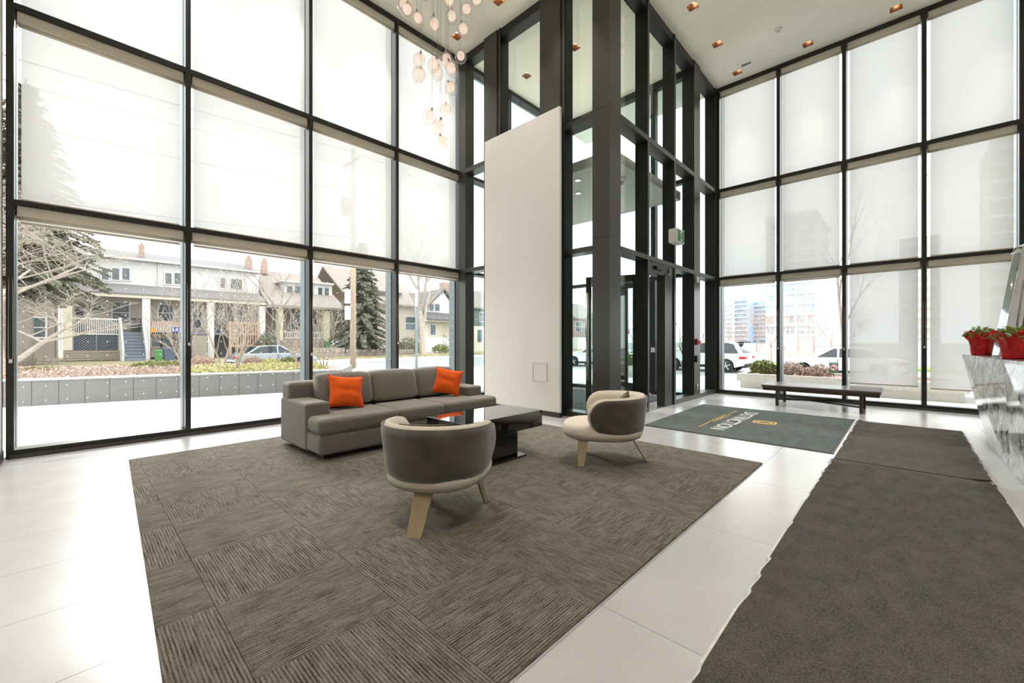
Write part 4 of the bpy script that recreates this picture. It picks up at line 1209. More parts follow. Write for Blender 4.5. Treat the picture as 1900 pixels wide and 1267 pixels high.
# ---- vegetation builders
def bare_tree(name, label, base, height, seed, mat, r0, levels=4, spread=0.55, stems=1, group=None, kids=4, lift=0.25):
    rs = random.Random(seed)
    t = thing(name, label, 'tree', tuple(base), group=group)
    big, twig = MB(), MB()
    def grow(p, d, L, r, lv):
        n = 3
        pts = [p]; rad = [r]
        q = Vector(p); dd = Vector(d)
        for i in range(n):
            wb = 0.16 if lv else 0.05
            dd = (dd+Vector((rs.uniform(-wb, wb), rs.uniform(-wb, wb), rs.uniform(-.05, .12)))).normalized()
            q = q+dd*L/n
            pts.append(Vector(q)); rad.append(max(0.004, r*(1-0.5*(i+1)/n)))
        (big if lv <= 1 else twig).tube(pts, rad, 6 if lv <= 1 else 4, cap=False)
        if lv >= levels: return
        for c in range(kids if lv > 0 else kids+1):
            f = rs.uniform(0.35, 1.0) if c else 1.0
            k = min(n, max(1, round(f*n)))
            b = pts[k]
            az = rs.uniform(0, 2*math.pi)
            side = Vector((math.cos(az), math.sin(az), lift)).normalized()
            nd = (dd*(1-spread)+side*spread).normalized()
            grow(b, nd, L*rs.uniform(0.55, 0.8), rad[k]*0.68, lv+1)
    for s_ in range(stems):
        az = rs.uniform(0, 2*math.pi)
        lean = 0.0 if stems == 1 else 0.35
        d = Vector((math.cos(az)*lean+rs.uniform(-.05, .05), math.sin(az)*lean+rs.uniform(-.05, .05), 1)).normalized()
        grow(Vector(base)-Vector((0, 0, 0.05)), d, height*0.42, r0, 0)
    build('trunk', big, mat, t, smooth=True)
    build('twigs', twig, mat, t, stuff=True)
    return t
def conifer(name, label, base, height, rbase, z_lo, seed, group=None):
    rs = random.Random(seed)
    b = Vector(base)
    t = thing(name, label, 'tree', tuple(base), group=group)
    build('trunk', MB().tube([b-Vector((0, 0, 0.1)), b+Vector((0, 0, height*0.5)), b+Vector((0, 0, height))], [0.34, 0.2, 0.03], 10), M['bark'], t, smooth=True)
    br, nd = MB(), MB()
    z = z_lo
    while z < height-0.25:
        f = (z-z_lo)/(height-z_lo)
        R = rbase*(1-f)**0.85*(0.55+0.45*min(1, f*8+0.6))+0.12
        nb = 9 if R > 1.2 else 6
        for k in range(nb):
            az = 2*math.pi*k/nb+rs.uniform(-.35, .35)
            L = R*rs.uniform(0.7, 1.1)
            o = b+Vector((0, 0, z+rs.uniform(-.15, .15)))
            d = Vector((math.cos(az), math.sin(az), 0))
            p1 = o+d*L*0.5+Vector((0, 0, 0.06*L)); p2 = o+d*L+Vector((0, 0, -0.16*L))
            br.tube([o, p1, p2], [0.035, 0.022, 0.008], 4, cap=False)
            m = max(4, int(L*7))
            for i in range(m):
                u = (i+0.6)/m
                p = o.lerp(p1, u*2) if u < 0.5 else p1.lerp(p2, u*2-1)
                for s_ in (-1, 1, 0):
                    sd = Vector((-d.y, d.x, 0))*s_
                    dir_ = (sd*0.85+d*0.55+Vector((0, 0, rs.uniform(-.55, -.05)))).normalized()
                    ln_ = rs.uniform(0.26, 0.5)*(1.1-0.5*u)
                    w = dir_.cross(Vector((0, 0, 1)))
                    if w.length < 0.1: continue
                    w.normalize(); up = w.cross(dir_)
                    ww = 0.06
                    e = p+dir_*ln_
                    nd.quad(p-w*ww*0.5, p+w*ww*0.5, e+w*ww, e-w*ww)
                    nd.quad(p-up*ww*0.5, p+up*ww*0.5, e+up*ww, e-up*ww)
        z += 0.30
    build('branches', br, M['bark'], t, stuff=True)
    build('needles', nd, M['needles'], t, stuff=True)
    return t
def shrub(name, label, base, rx, h, mat, seed, n=500, leaf=0.05, group=None, cat='shrub'):
    rs = random.Random(seed); b = Vector(base)
    t = thing(name, label, cat, tuple(base), group=group)
    st, lf = MB(), MB()
    for k in range(40):
        az, q = rs.uniform(0, 6.283), rs.random()**0.5
        e = b+Vector((math.cos(az)*rx*q, math.sin(az)*rx*q, h*(1-0.45*q*q)*rs.uniform(0.75, 1)))
        mid = b.lerp(e, 0.5)+Vector((0, 0, h*0.08))
        st.tube([b+Vector((math.cos(az)*rx*0.12, math.sin(az)*rx*0.12, -0.02)), mid, e], [0.008, 0.006, 0.003], 4, cap=False)
    for k in range(n):
        az, q, v = rs.uniform(0, 6.283), rs.random()**0.4, rs.random()**0.6
        c = b+Vector((math.cos(az)*rx*q, math.sin(az)*rx*q, h*v*(1-0.5*q*q)+0.02))
        d = Vector((rs.uniform(-1, 1), rs.uniform(-1, 1), rs.uniform(-.4, 1))).normalized()
        s_ = d.cross(Vector((rs.uniform(-1, 1), rs.uniform(-1, 1), 0.3))).normalized()
        L = leaf*rs.uniform(0.7, 1.3)
        lf.quad(c, c+d*L*0.5+s_*L*0.35, c+d*L, c+d*L*0.5-s_*L*0.35)
    build('stems', st, M['bark_red'], t, stuff=True)
    build('leaves', lf, mat, t, stuff=True)
    return t

# ground cover in the planter: nobody could count it
rs = random.Random(21)
for nm, lab, mt, sa, sb_, na, nb_, n in (('ground_cover', 'low reddish dry ground cover filling the granite planter', 'leaf_dry', -6, 2.36, 0.35, 5.0, 9000),
                                   ('ground_cover', 'low yellow-green ground cover at the sofa end of the granite planter', 'leaf_yellow', 2.34, 5.5, 0.35, 4.2, 5000)):
    mb = MB()
    for k in range(n):
        s_, q_ = rs.uniform(sa, sb_), na+(nb_-na)*rs.random()**1.3
        c = Vector(pw(s_, q_, 0.43+rs.uniform(0, 0.10)))
        d = Vector((rs.uniform(-1, 1), rs.uniform(-1, 1), rs.uniform(-.2, 1))).normalized()
        w = d.cross(Vector((rs.uniform(-1, 1), rs.uniform(-1, 1), 0.2))).normalized()
        L = rs.uniform(0.04, 0.09)
        mb.quad(c, c+d*L*0.5+w*L*0.3, c+d*L, c+d*L*0.5-w*L*0.3)
    solo(nm, mb, M[mt], lab, 'plants', stuff=True)
def in_bed(px_, n_, z=0.43):
    """point on the planter soil, n_ metres behind the granite face, on the line of sight of photo column px_"""
    d = ray(px_, 0); t = (PA.dot(pn)+n_)/(d[0]*pn.x+d[1]*pn.y)
    return Vector((d[0]*t, d[1]*t, z))
bare_tree('young_tree', 'bare multi-stem young tree with pale bark in the granite planter', in_bed(413, 4.3), 3.5, 31, M['bark_pale'], 0.03, 4, 0.42, 3, kids=3)
bare_tree('young_tree', 'short bare many-stemmed sapling right behind the granite coping', in_bed(437, 1.4), 2.3, 32, M['bark_pale'], 0.022, 3, 0.4, 4, kids=3)
bare_tree('young_tree', 'slim bare sapling at the sofa end of the granite planter', in_bed(556, 1.9), 2.0, 33, M['bark_pale'], 0.018, 3, 0.4, 3, kids=3)
bare_tree('young_tree', 'bare sapling beside the raised yellow-green ground cover', in_bed(601, 1.3), 2.0, 37, M['bark_pale'], 0.018, 3, 0.45, 3, kids=3)
bare_tree('young_tree', 'thin bare sapling at the edge of the reddish ground cover', in_bed(342, 2.8), 2.6, 39, M['bark_pale'], 0.02, 3, 0.42, 3, kids=3)
shrub('low_shrub', 'brown dome-shaped dormant shrub in the granite planter', in_bed(468, 4.5), 0.27, 0.32, M['leaf_dry'], 41, 700)
shrub('low_shrub', 'yellow-green rounded shrub in the granite planter', in_bed(504, 4.5), 0.30, 0.22, M['leaf_yellow'], 42, 700)
shrub('low_shrub', 'olive green rounded shrub in the granite planter', in_bed(536, 4.5), 0.25, 0.26, M['leaf_olive'], 43, 700)
shrub('low_shrub', 'brown twiggy shrub standing next to the tallest pale young tree', in_bed(374, 4.4), 0.36, 0.36, M['leaf_dry'], 44, 700)
shrub('low_hedge', 'low olive hedge at the back of the planter', in_bed(298, 4.25), 0.65, 0.20, M['leaf_olive'], 45, 1100)
shrub('low_hedge', 'small flat olive shrub at the far end of the planter', in_bed(75, 4.0), 0.4, 0.10, M['leaf_olive'], 46, 500)

# ---- houses across the street
YP, YU, YR = 41.0, 43.0, 47.5          # porch line, upper wall line, ridge line
GZ = -0.15
def rect(parent, name, mat, x0, y0, x1, y1, Y, dep=0.1, **k):
    """box whose front face covers the photo rectangle on the plane Y"""
    xm = (x0+x1)/2
    return build(name, MB().box((PX(x0, Y), Y, PZ(xm, y1, Y)), (PX(x1, Y), Y+dep, PZ(xm, y0, Y))), M[mat], parent, **k)
def window(parent, x0, y0, x1, y1, Y, sash=True, frame='siding_white'):
    xm = (x0+x1)/2
    X0_, X1_ = PX(x0, Y), PX(x1, Y); za, zb_ = PZ(xm, y1, Y), PZ(xm, y0, Y)
    f = 0.09
    mb = MB()
    for a, b_ in (((X0_-f, za-f), (X0_, zb_+f)), ((X1_, za-f), (X1_+f, zb_+f)), ((X0_, za-f), (X1_, za)), ((X0_, zb_), (X1_, zb_+f))):
        mb.box((a[0], Y-0.06, a[1]), (b_[0], Y+0.02, b_[1]))
    if sash: mb.box((X0_, Y-0.045, (za+zb_)/2-0.03), (X1_, Y+0.02, (za+zb_)/2+0.03))
    w = build('window', mb, M[frame], parent)
    build('pane', MB().box((X0_, Y-0.02, za), (X1_, Y+0.01, zb_)), M['pane'], w)
    return w
ZE, ZR = PZ(270, 481, YU), PZ(270, 470, YR)
ZPT, ZPF, ZBB, ZDK = PZ(270, 530, YU), PZ(270, 546, YP), PZ(270, 554, YP), PZ(245, 616, YP)
def row_house(label, xa, xb, tanmat):
    h = thing('row_house', label, 'house', ((xa+xb)/2, YP, GZ))
    build('upper_wall', MB().box((xa, YU, ZPT-0.3), (xb, YU+7, ZE)), M['siding_white'], h)
    r = build('roof', MB().prism([(xa, YU-0.35, ZE-0.05), (xa, YR, ZR), (xa, YR+4.5, ZE-0.05), (xa, YR+4.5, ZE-0.2), (xa, YR, ZR-0.16), (xa, YU-0.35, ZE-0.22)], (xb-xa, 0, 0)), M['shingle'], h, fixn=True)
    build('gutter', MB().box((xa, YU-0.47, ZE-0.2), (xb, YU-0.34, ZE-0.05)), M['siding_white'], h)
    build('porch_roof', MB().prism([(xa, YP-0.3, ZPF), (xa, YU, ZPT), (xa, YU, ZPT-0.25), (xa, YP-0.3, ZPF-0.12)], (xb-xa, 0, 0)), M['shingle_dark'], h, fixn=True)
    build('porch_beam', MB().box((xa, YP-0.25, ZBB), (xb, YP+0.05, ZPF-0.05)), M['stucco'], h)
    build('porch_wall', MB().box((xa, YU-0.2, GZ), (xb, YU+0.1, ZPT-0.2)), M[tanmat], h)
    build('porch_floor', MB().box((xa, YP-0.1, ZDK-0.14), (xb, YU-0.1, ZDK)), M['deck_blue'], h)
    return h
xA, xB, xC, xD = PX(116, YP), PX(280, YP), PX(398, YP), PX(493, YP)
YW = YU-0.2
hA = row_house('white row house numbered 143 with a lattice porch and blue-grey steps', xA, xB, 'siding_tan')
rect(hA, 'porch_column', 'stucco', 115.6, 549, 134.5, 650, YP-0.2, 0.45)
rect(hA, 'porch_column', 'siding_white', 264, 554, 279, 669, YP-0.2, 0.45)
for a, b_ in ((189, 201), (208, 221), (227, 240)): window(hA, a, 498, b_, 519, YU, False)
window(hA, 209, 562, 239, 598, YW)
rect(hA, 'front_door', 'pane', 141, 566, 156, 616, YW-0.04, 0.08)
rect(hA, 'front_pipe', 'siding_white', 111, 552, 114, 648, YP-0.1, 0.1)
cz = rect(hA, 'chimney', 'brick', 257.5, 455, 268.5, 482, YU+1.2, 0.6)
rect(hA, 'chimney_pot', 'brick', 260.5, 450, 265.5, 456, YU+1.3, 0.3)
np_ = rect(hA, 'number_plate', 'black', 169, 564, 191, 575, YW-0.05, 0.04)
xm = PX(180, YW-0.05); zm = PZ(180, 569.5, YW-0.05)
build('house_number', text_mb('143', 0.40, Matrix.Translation((xm, YW-0.056, zm)) @ Matrix.Rotation(RAD(90), 4, 'X'), 0.01, 1.25), M['sign_white'], np_)
# railing, lattice and steps
for (y0, y1) in ((590, 593), (618.5, 621)): rect(hA, 'rail', 'siding_white', 134.5, y0, 223, y1, YP-0.18, 0.09)
for k in range(21):
    x = 136.5+k*4.15
    rect(hA, 'baluster', 'siding_white', x, 593, x+1.6, 618.5, YP-0.16, 0.05)
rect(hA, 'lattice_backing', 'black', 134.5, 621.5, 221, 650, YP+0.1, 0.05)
Xa, Xb = PX(134.5, YP-0.1), PX(221, YP-0.1); za, zb_ = PZ(178, 650, YP-0.1), PZ(178, 621.5, YP-0.1)
for k, xx in enumerate((Xa, (Xa+Xb)/2-0.04, Xb-0.08)):
    build('lattice_post', MB().box((xx, YP-0.12, za), (xx+0.08, YP-0.05, zb_)), M['deck_blue'], hA)
mb = MB()
step = 0.17; H_ = zb_-za
for sgn in (1, -1):
    u = Xa-H_
    while u < Xb+H_:
        p0, p1 = (u, za), (u+sgn*H_, zb_)
        # clip to the panel
        def at(xq): return za+(xq-p0[0])/(p1[0]-p0[0])*H_
        lo, hi = min(p0[0], p1[0]), max(p0[0], p1[0])
        ca, cb_ = max(lo, Xa), min(hi, Xb)
        if cb_-ca > 0.03:
            mb.tube([(ca, YP-0.08, at(ca)), (cb_, YP-0.08, at(cb_))], 0.022, 4)
        u += step
build('lattice', mb, M['deck_blue'], hA, stuff=True)
for k in range(4):
    y0 = 650.5+k*4.6
    rect(hA, 'timber_sleeper', 'old_wood', 117, y0, 222, y0+4.2, YP-0.35+0.02*(k % 2), 0.4)
nst = 9
Xs0, Xs1 = PX(228, YP-0.9), PX(266, YP-0.9)
for k in range(nst):
    z1 = ZDK-(k)*(ZDK-GZ)/nst
    build('step', MB().box((Xs0, YP-0.2-k*0.27-0.27, z1-(ZDK-GZ)/nst), (Xs1, YP-0.2-k*0.27, z1-(ZDK-GZ)/nst*0.12)), M['deck_blue'], hA)
for xx in (Xs0-0.12, Xs1):
    build('stair_stringer', MB().hexa([(xx, YP-0.2, GZ), (xx+0.1, YP-0.2, GZ), (xx+0.1, YP-2.6, GZ), (xx, YP-2.6, GZ), (xx, YP-0.2, ZDK+0.85), (xx+0.1, YP-0.2, ZDK+0.85), (xx+0.1, YP-2.6, GZ+0.8), (xx, YP-2.6, GZ+0.8)]), M['siding_white'], hA, fixn=True)
rect(hA, 'newel_post', 'siding_white', 220.5, 589, 226, 668, YP-0.3, 0.16)

hB = row_house('white row house numbered 141 with a brick-topped porch front', xB, xC, 'siding_tan')
for a, b_ in ((306.5, 318), (323.7, 335)): window(hB, a, 507, b_, 527, YU, False)
rect(hB, 'downspout', 'siding_white', 293, 489, 295, 530, YU-0.12, 0.1)
window(hB, 294, 566, 320, 595, YW)
window(hB, 358.5, 574, 373, 608, YW)
rect(hB, 'porch_front', 'brick', 281, 597, 356, 622, YP-0.05, 0.2)
for k in range(18): rect(hB, 'porch_slat', 'siding_tan', 281+k*4.1, 603, 283.6+k*4.1, 620, YP-0.1, 0.06)
for a in (282, 301, 320): window(hB, a, 626, a+16, 643, YP+0.3, False, 'old_wood')
rect(hB, 'basement_wall', 'brick_brown', 280, 622, 356, 662, YP+0.32, 0.2)
np_ = rect(hB, 'number_plate', 'blue_plate', 319, 607, 336, 617, YP-0.14, 0.04)
xm = PX(327.5, YP-0.14); zm = PZ(327.5, 612, YP-0.14)
build('house_number', text_mb('141', 0.38, Matrix.Translation((xm, YP-0.145, zm)) @ Matrix.Rotation(RAD(90), 4, 'X'), 0.01, 1.1), M['sign_white'], np_)
rect(hB, 'orange_plaque', 'orange_plate', 280.5, 608, 288, 617, YP-0.14, 0.04)
rect(hB, 'porch_column', 'siding_white', 385, 561, 397.5, 668, YP-0.2, 0.4)
for k in range(6): rect(hB, 'step', 'old_wood', 357, 622+k*6.3, 384, 628.3+k*6.3 if k < 5 else 670, YP-0.3-0.2*k, 0.3)
hC = row_house('white row house with an orange-stained timber porch railing', xC, xD, 'siding_grey')
for a, b_, y in ((409, 417, 516), (428, 438, 518), (441, 448.7, 519)): window(hC, a, y, b_, y+18, YU, False)
rect(hC, 'porch_column', 'siding_white', 481, 568, 492.5, 666, YP-0.2, 0.4)
for y in (598, 618, 640): rect(hC, 'rail', 'orange_wood', 425, y, 480, y+3.5, YP-0.2, 0.1)
for k in range(12): rect(hC, 'baluster', 'orange_wood', 427+k*4.6, 601, 429.3+k*4.6, 640, YP-0.17, 0.06)
for x in (425, 477): rect(hC, 'newel_post', 'orange_wood', x, 596, x+5, 666, YP-0.25, 0.16)
window(hC, 436, 575, 455, 597, YW); rect(hC, 'front_door', 'pane', 404, 572, 418, 622, YW-0.04, 0.08)
for a in (457.5,):
    c = rect(hC, 'chimney', 'brick', a, 480, a+11, 508, YU+0.9, 0.6)
    rect(hC, 'chimney_pot', 'brick', a+2, 474, a+8, 481, YU+1.0, 0.35)

# bungalow with big brown roof and dormers
hD = thing('bungalow', 'brown-roofed bungalow with white dormers and pale yellow porch columns', 'house', (PX(555, YP), YP, GZ))
xa, xb = PX(495, YP), PX(636, YP)
ze, zr = PZ(560, 568, YP-0.4), PZ(540, 507, YR)
build('roof', MB().prism([(xa, YP-0.6, ze), (xa, YR, zr), (xa, YR+5, ze), (xa, YR+5, ze-0.2), (xa, YR, zr-0.2), (xa, YP-0.6, ze-0.2)], (xb-xa, 0, 0)), M['shingle_brown'], hD, fixn=True)
build('gable_wall', MB().prism([(xa+0.2, YP+1.8, GZ), (xa+0.2, YP+1.8, ze+1), (xa+0.2, YR, zr-0.3), (xa+0.2, YR+4, ze), (xa+0.2, YR+4, GZ)], (xb-xa-0.4, 0, 0)), M['brick_brown'], hD, fixn=True)
for (a, b_, y0, y1) in ((526, 563, 524, 556), (584, 616, 527, 560)):
    Yd = YP+2.0
    dn = rect(hD, 'dormer', 'siding_white', a, y0, b_, y1, Yd, 2.6)
    rect(hD, 'dormer_roof', 'siding_white', a-4, y0-3, b_+4, y0, Yd-0.4, 3.2)
    window(hD, a+6, y0+7, (a+b_)/2-2, y1-10, Yd, False); window(hD, (a+b_)/2+2, y0+7, b_-6, y1-10, Yd, False)
rect(hD, 'porch_beam', 'siding_white', 497, 569, 636, 574, YP-0.2, 0.3)
for a in (514.6, 601): rect(hD, 'porch_column', 'yellow_paint', a, 572, a+11, 632, YP-0.2, 0.5)
rect(hD, 'porch_skirt', 'brick_brown', 497, 628, 636, 666, YP-0.1, 0.3)
for y in (615.5, 626): rect(hD, 'rail', 'siding_white', 527, y, 600, y+2, YP-0.15, 0.08)
for k in range(17): rect(hD, 'baluster', 'siding_white', 529+k*4.2, 617.5, 530.6+k*4.2, 626, YP-0.13, 0.05)
window(hD, 540, 584, 565, 612, YP+1.75); rect(hD, 'front_door', 'pane', 575, 580, 588, 628, YP+1.72, 0.1)
for k in range(5): rect(hD, 'step', 'concrete', 612, 628+k*5, 632, 633+k*5 if k < 4 else 666, YP-0.4-0.25*k, 0.4)

rect(hD, 'chimney', 'brick', 487, 484, 497, 508, YR-1.3, 0.6); rect(hD, 'chimney_pot', 'brick', 489, 478, 495, 485, YR-1.2, 0.35)

# house behind the spruce
hE = thing('spruce_house', 'grey-roofed house half hidden behind the tall spruce', 'house', (PX(690, YP+1), YP+1, GZ))
xa, xb = PX(646, YP+1), PX(776, YP+1)
ze, zr = PZ(700, 560, YP+1), PZ(700, 505, YR+1)
build('wall', MB().box((xa+0.2, YP+1.4, GZ), (xb-0.2, YP+9, ze)), M['siding_tan'], hE)
build('roof', MB().prism([(xa, YP+0.6, ze-0.1), (xa, YR+1, zr), (xa, YR+7, ze-0.1), (xa, YR+7, ze-0.3), (xa, YR+1, zr-0.2), (xa, YP+0.6, ze-0.3)], (xb-xa, 0, 0)), M['shingle_brown'], hE, fixn=True)
rect(hE, 'dormer', 'siding_white', 702, 545, 742, 563, YP+2.2, 3)
rect(hE, 'dormer_roof', 'shingle', 698, 541, 746, 546, YP+1.8, 3.6)
window(hE, 710, 549, 720, 560, YP+2.2, False); window(hE, 724, 549, 734, 560, YP+2.2, False)
window(hE, 655, 585, 675, 612, YP+1.4); window(hE, 752, 588, 770, 612, YP+1.4)
rect(hE, 'front_steps', 'concrete', 690, 632, 722, 664, YP-0.6, 1.6)

# cream house with gable and stairs
hF = thing('gable_house', 'cream house with a white gable, porch roof and railed front stairs', 'house', (PX(815, YP), YP, GZ))
xa, xb = PX(788, YP), PX(854, YP)
zw, zap = PZ(820, 580, YP+0.5), PZ(820, 540, YP+0.5)
build('wall', MB().box((xa, YP+0.6, GZ), (xb, YP+9, zw)), M['stucco'], hF)
xm = (xa+xb)/2+0.4
build('gable', MB().prism([(xa+0.2, YP+0.55, zw-0.05), (xb+0.2, YP+0.55, zw-0.05), (xm, YP+0.55, zap)], (0, 8, 0)), M['siding_white'], hF, fixn=True)
for (p, q_) in (((xa-0.3, zw-0.3), (xm, zap+0.1)), ((xb+0.5, zw-0.1), (xm, zap+0.1))):
    build('roof_slope', MB().hexa([(p[0], YP+0.2, p[1]), (q_[0], YP+0.2, q_[1]), (q_[0], YP+9, q_[1]), (p[0], YP+9, p[1]), (p[0], YP+0.2, p[1]+0.22), (q_[0], YP+0.2, q_[1]+0.22), (q_[0], YP+9, q_[1]+0.22), (p[0], YP+9, p[1]+0.22)]), M['shingle'], hF, fixn=True)
window(hF, 796, 564, 804.5, 577, YP+0.5, False); window(hF, 806.5, 564, 815, 577, YP+0.5, False)
za, zb_ = PZ(815, 592, YP-0.6), PZ(815, 580, YP+0.5)
build('porch_roof', MB().prism([(xa-0.2, YP-0.9, za), (xa-0.2, YP+0.6, zb_), (xa-0.2, YP+0.6, zb_-0.2), (xa-0.2, YP-0.9, za-0.2)], (xb-xa+0.4, 0, 0)), M['shingle'], hF, fixn=True)
rect(hF, 'porch_beam', 'stucco', 787, 592, 852, 597, YP-0.7, 0.25)
rect(hF, 'porch_column', 'stucco', 836, 597, 842, 626, YP-0.7, 0.3)
dr = rect(hF, 'front_door', 'siding_white', 797, 600, 810.5, 623, YP+0.52, 0.1); rect(dr, 'pane', 'pane', 799.5, 602.5, 808, 621, YP+0.49, 0.05)
rect(hF, 'chimney', 'brick', 823, 524, 834.5, 548, YP+4, 0.9)
rect(hF, 'porch_floor', 'concrete', 787, 626, 850, 662, YP-0.7, 1.3)
for k in range(7):
    z = ZDK*0.55-k*0.17
    build('step', MB().box((PX(826, YP-1), YP-0.9-0.3*k-0.3, GZ), (PX(838, YP-1), YP-0.9-0.3*k, max(z, GZ+0.05))), M['concrete'], hF)
for xx in (PX(825, YP-1), PX(839, YP-1)):
    build('stair_rail', MB().tube([(xx, YP-0.8, ZDK*0.55+0.9), (xx, YP-3.0, GZ+0.9)], 0.03, 5), M['black'], hF)
    for k in range(6): build('rail_post', MB().tube([(xx, YP-0.8-k*0.44, GZ), (xx, YP-0.8-k*0.44, ZDK*0.55+0.9-k*0.2)], 0.02, 5), M['black'], hF)

def plain_house(label, x0, x1, yroof, ywall, Yf, wall, roof, wins):
    h = thing('street_house', label, 'house', (PX((x0+x1)/2, Yf), Yf, GZ))
    xa, xb = PX(x0, Yf), PX(x1, Yf); xm_ = (x0+x1)/2
    ze, zr = PZ(xm_, ywall, Yf), PZ(xm_, yroof, Yf+4)
    build('wall', MB().box((xa, Yf, GZ), (xb, Yf+8, ze)), M[wall], h)
    build('roof', MB().prism([(xa-0.2, Yf-0.5, ze-0.1), (xa-0.2, Yf+4, zr), (xa-0.2, Yf+8.5, ze-0.1), (xa-0.2, Yf+8.5, ze-0.3), (xa-0.2, Yf+4, zr-0.2), (xa-0.2, Yf-0.5, ze-0.3)], (xb-xa+0.4, 0, 0)), M[roof], h, fixn=True)
    for w in wins: window(h, *w, Yf)
    return h
hG = plain_house('slate grey house with a brownish roof beyond the white wall panel', 874, 950, 543, 571, YP, 'siding_grey', 'shingle_brown', [(890, 580, 899, 596), (906, 580, 916, 596), (930, 580, 940, 596)])
rect(hG, 'porch_wall', 'stucco', 878, 606, 946, 662, YP-1.2, 0.5)
rect(hG, 'front_door', 'pane', 887, 612, 895, 634, YP-1.28, 0.1)
plain_house('brown brick house behind the tallest conifer', -40, 102, 430, 470, YP, 'brick_brown', 'shingle_dark', [(55, 486, 71, 510), (20, 486, 36, 510), (60, 590, 84, 625)])
plain_house('tan house past the vestibule glass', 974, 1046, 560, 580, YP, 'siding_tan', 'shingle', [(990, 590, 1004, 606), (1024, 590, 1036, 606)])
hH = plain_house('brick house with a raised porch seen through the vestibule', 1064, 1110, 566, 590, YP, 'brick', 'shingle_brown', [(1068, 597, 1078, 615)])
rect(hH, 'porch_floor', 'concrete', 1072, 626, 1096, 656, YP-2, 2)
for k in range(6): rect(hH, 'baluster', 'black', 1074+k*3, 608, 1075+k*3, 626, YP-2, 0.05)

# ---- bins and porch clutter
def bin_(label, x0, y0, x1, y1, Y, mat, zb=None, flare=0.85):
    xm_ = (x0+x1)/2
    xa, xb = PX(x0, Y), PX(x1, Y); zt = PZ(xm_, y0, Y); z0 = zb if zb is not None else PZ(xm_, y1, Y)
    t = thing('wheelie_bin', label, 'bin', ((xa+xb)/2, Y, z0))
    w = (xb-xa)/2; c = (xa+xb)/2; d = w*0.95; zz_ = zt-0.08
    build('body', MB().hexa([(c-w*flare, Y-d*flare, z0), (c+w*flare, Y-d*flare, z0), (c+w*flare, Y+d*flare, z0), (c-w*flare, Y+d*flare, z0), (c-w, Y-d, zz_), (c+w, Y-d, zz_), (c+w, Y+d, zz_), (c-w, Y+d, zz_)]), M[mat], t)
    build('lid', MB().hexa([(c-w*1.06, Y-d*1.1, zz_), (c+w*1.06, Y-d*1.1, zz_), (c+w*1.06, Y+d*1.1, zz_), (c-w*1.06, Y+d*1.1, zz_), (c-w, Y-d, zz_+0.06), (c+w, Y-d, zz_+0.06), (c+w, Y+d, zz_+0.10), (c-w, Y+d, zz_+0.10)]), M[mat], t)
    for s_ in (-1, 1): build('wheel', MB().disc((c+s_*w*flare*0.9, Y+d*flare, z0+0.1), 0.1, 0.05, 'x', 12), M['tyre'], t)
bin_('black bin on the porch at the top of the blue-grey steps', 243, 590, 263, 616, YP+0.8, 'bin_black', ZDK+0.002)
bin_('green bin on the ground beside the white porch column', 287, 649, 301.5, 671, 38.2, 'bin_green', GZ)
bin_('blue bin on the ground between the green and grey bins', 303, 645, 325, 671, 38.2, 'bin_blue', GZ)
bin_('grey bin on the ground next to the blue bin', 327, 648, 341, 671, 38.2, 'bin_grey', GZ)
bin_('dark bin on the ground in front of the spruce house', 686, 632, 698, 650, 38.6, 'bin_black', GZ)
bin_('green bin at the foot of the bungalow porch steps', 604, 632, 612, 648, 38.6, 'bin_green', GZ)

# low stone and timber retaining walls
for (lab, x0, x1, y0, y1, Yq, mt) in (('low weathered stone wall in front of the bungalow', 522, 640, 645, 671, 36.0, 'old_wood'),
                                     ('low weathered stone wall in front of the spruce house', 642, 770, 648, 668, 36.0, 'brick_brown'),
                                     ('low timber wall in front of the brown brick house', -30, 112, 664, 682, 36.4, 'old_wood'),
                                     ('low pale stone wall in front of the gable house', 772, 835, 656, 668, 36.0, 'stucco')):
    t = thing('retaining_wall', lab, 'wall', (PX((x0+x1)/2, Yq), Yq, GZ))
    n = 3
    for r_ in range(n):
        k = 0; x = x0-r_*3
        while x < x1:
            xe = min(x+14, x1)
            if xe-x > 2:
                rect(t, 'stone', mt, x+0.4, y0+(y1-y0)*r_/n+0.3, xe-0.2, y0+(y1-y0)*(r_+1)/n, Yq-0.02*((k+r_) % 3), 0.4)
            x += 14; k += 1

# ---- trees along the street
conifer('tall_conifer', 'tallest dark conifer in front of the brown brick house', (PX(48, 35.5), 35.5, GZ), 16.0, 3.7, 3.9, 51)
conifer('spruce', 'bushy spruce behind the utility pole', (PX(672, 37.3), 37.3, GZ), 10.8, 3.0, 0.9, 52)
bare_tree('street_tree', 'bare street tree in front of the bungalow dormer', (PX(517, 35.2), 35.2, GZ), 8.6, 61, M['bark'], 0.16, 5, 0.5, group=None, kids=3)
bare_tree('street_tree', 'large bare spreading tree on the lawn by the gable house', (PX(785, 35.0), 35.0, GZ), 15.5, 62, M['bark_pale'], 0.36, 5, 0.42, kids=4)
bare_tree('street_tree', 'bare tree with long low limbs in front of the tallest conifer', (PX(2, 18.9), 18.9, -0.5), 6.8, 63, M['bark_pale'], 0.17, 5, 0.62, kids=4, lift=0.1)
for k, (x, Yb, hgt) in enumerate(((365, 60, 12), (480, 64, 12.5), (572, 60, 12), (700, 60, 12), (845, 60, 11))):
    bare_tree('backyard_tree', 'bare tree rising behind the house roofs', (PX(x, Yb), Yb, GZ), hgt, 70+k, M['bark'], 0.2, 4, 0.36, group='bare trees behind the roofs', kids=4)
shrub('evergreen_bush', 'dark evergreen bush beside the white porch column', (PX(497, 39.8), 39.8, GZ), 0.9, 2.2, M['needles'], 80, 900, 0.2)
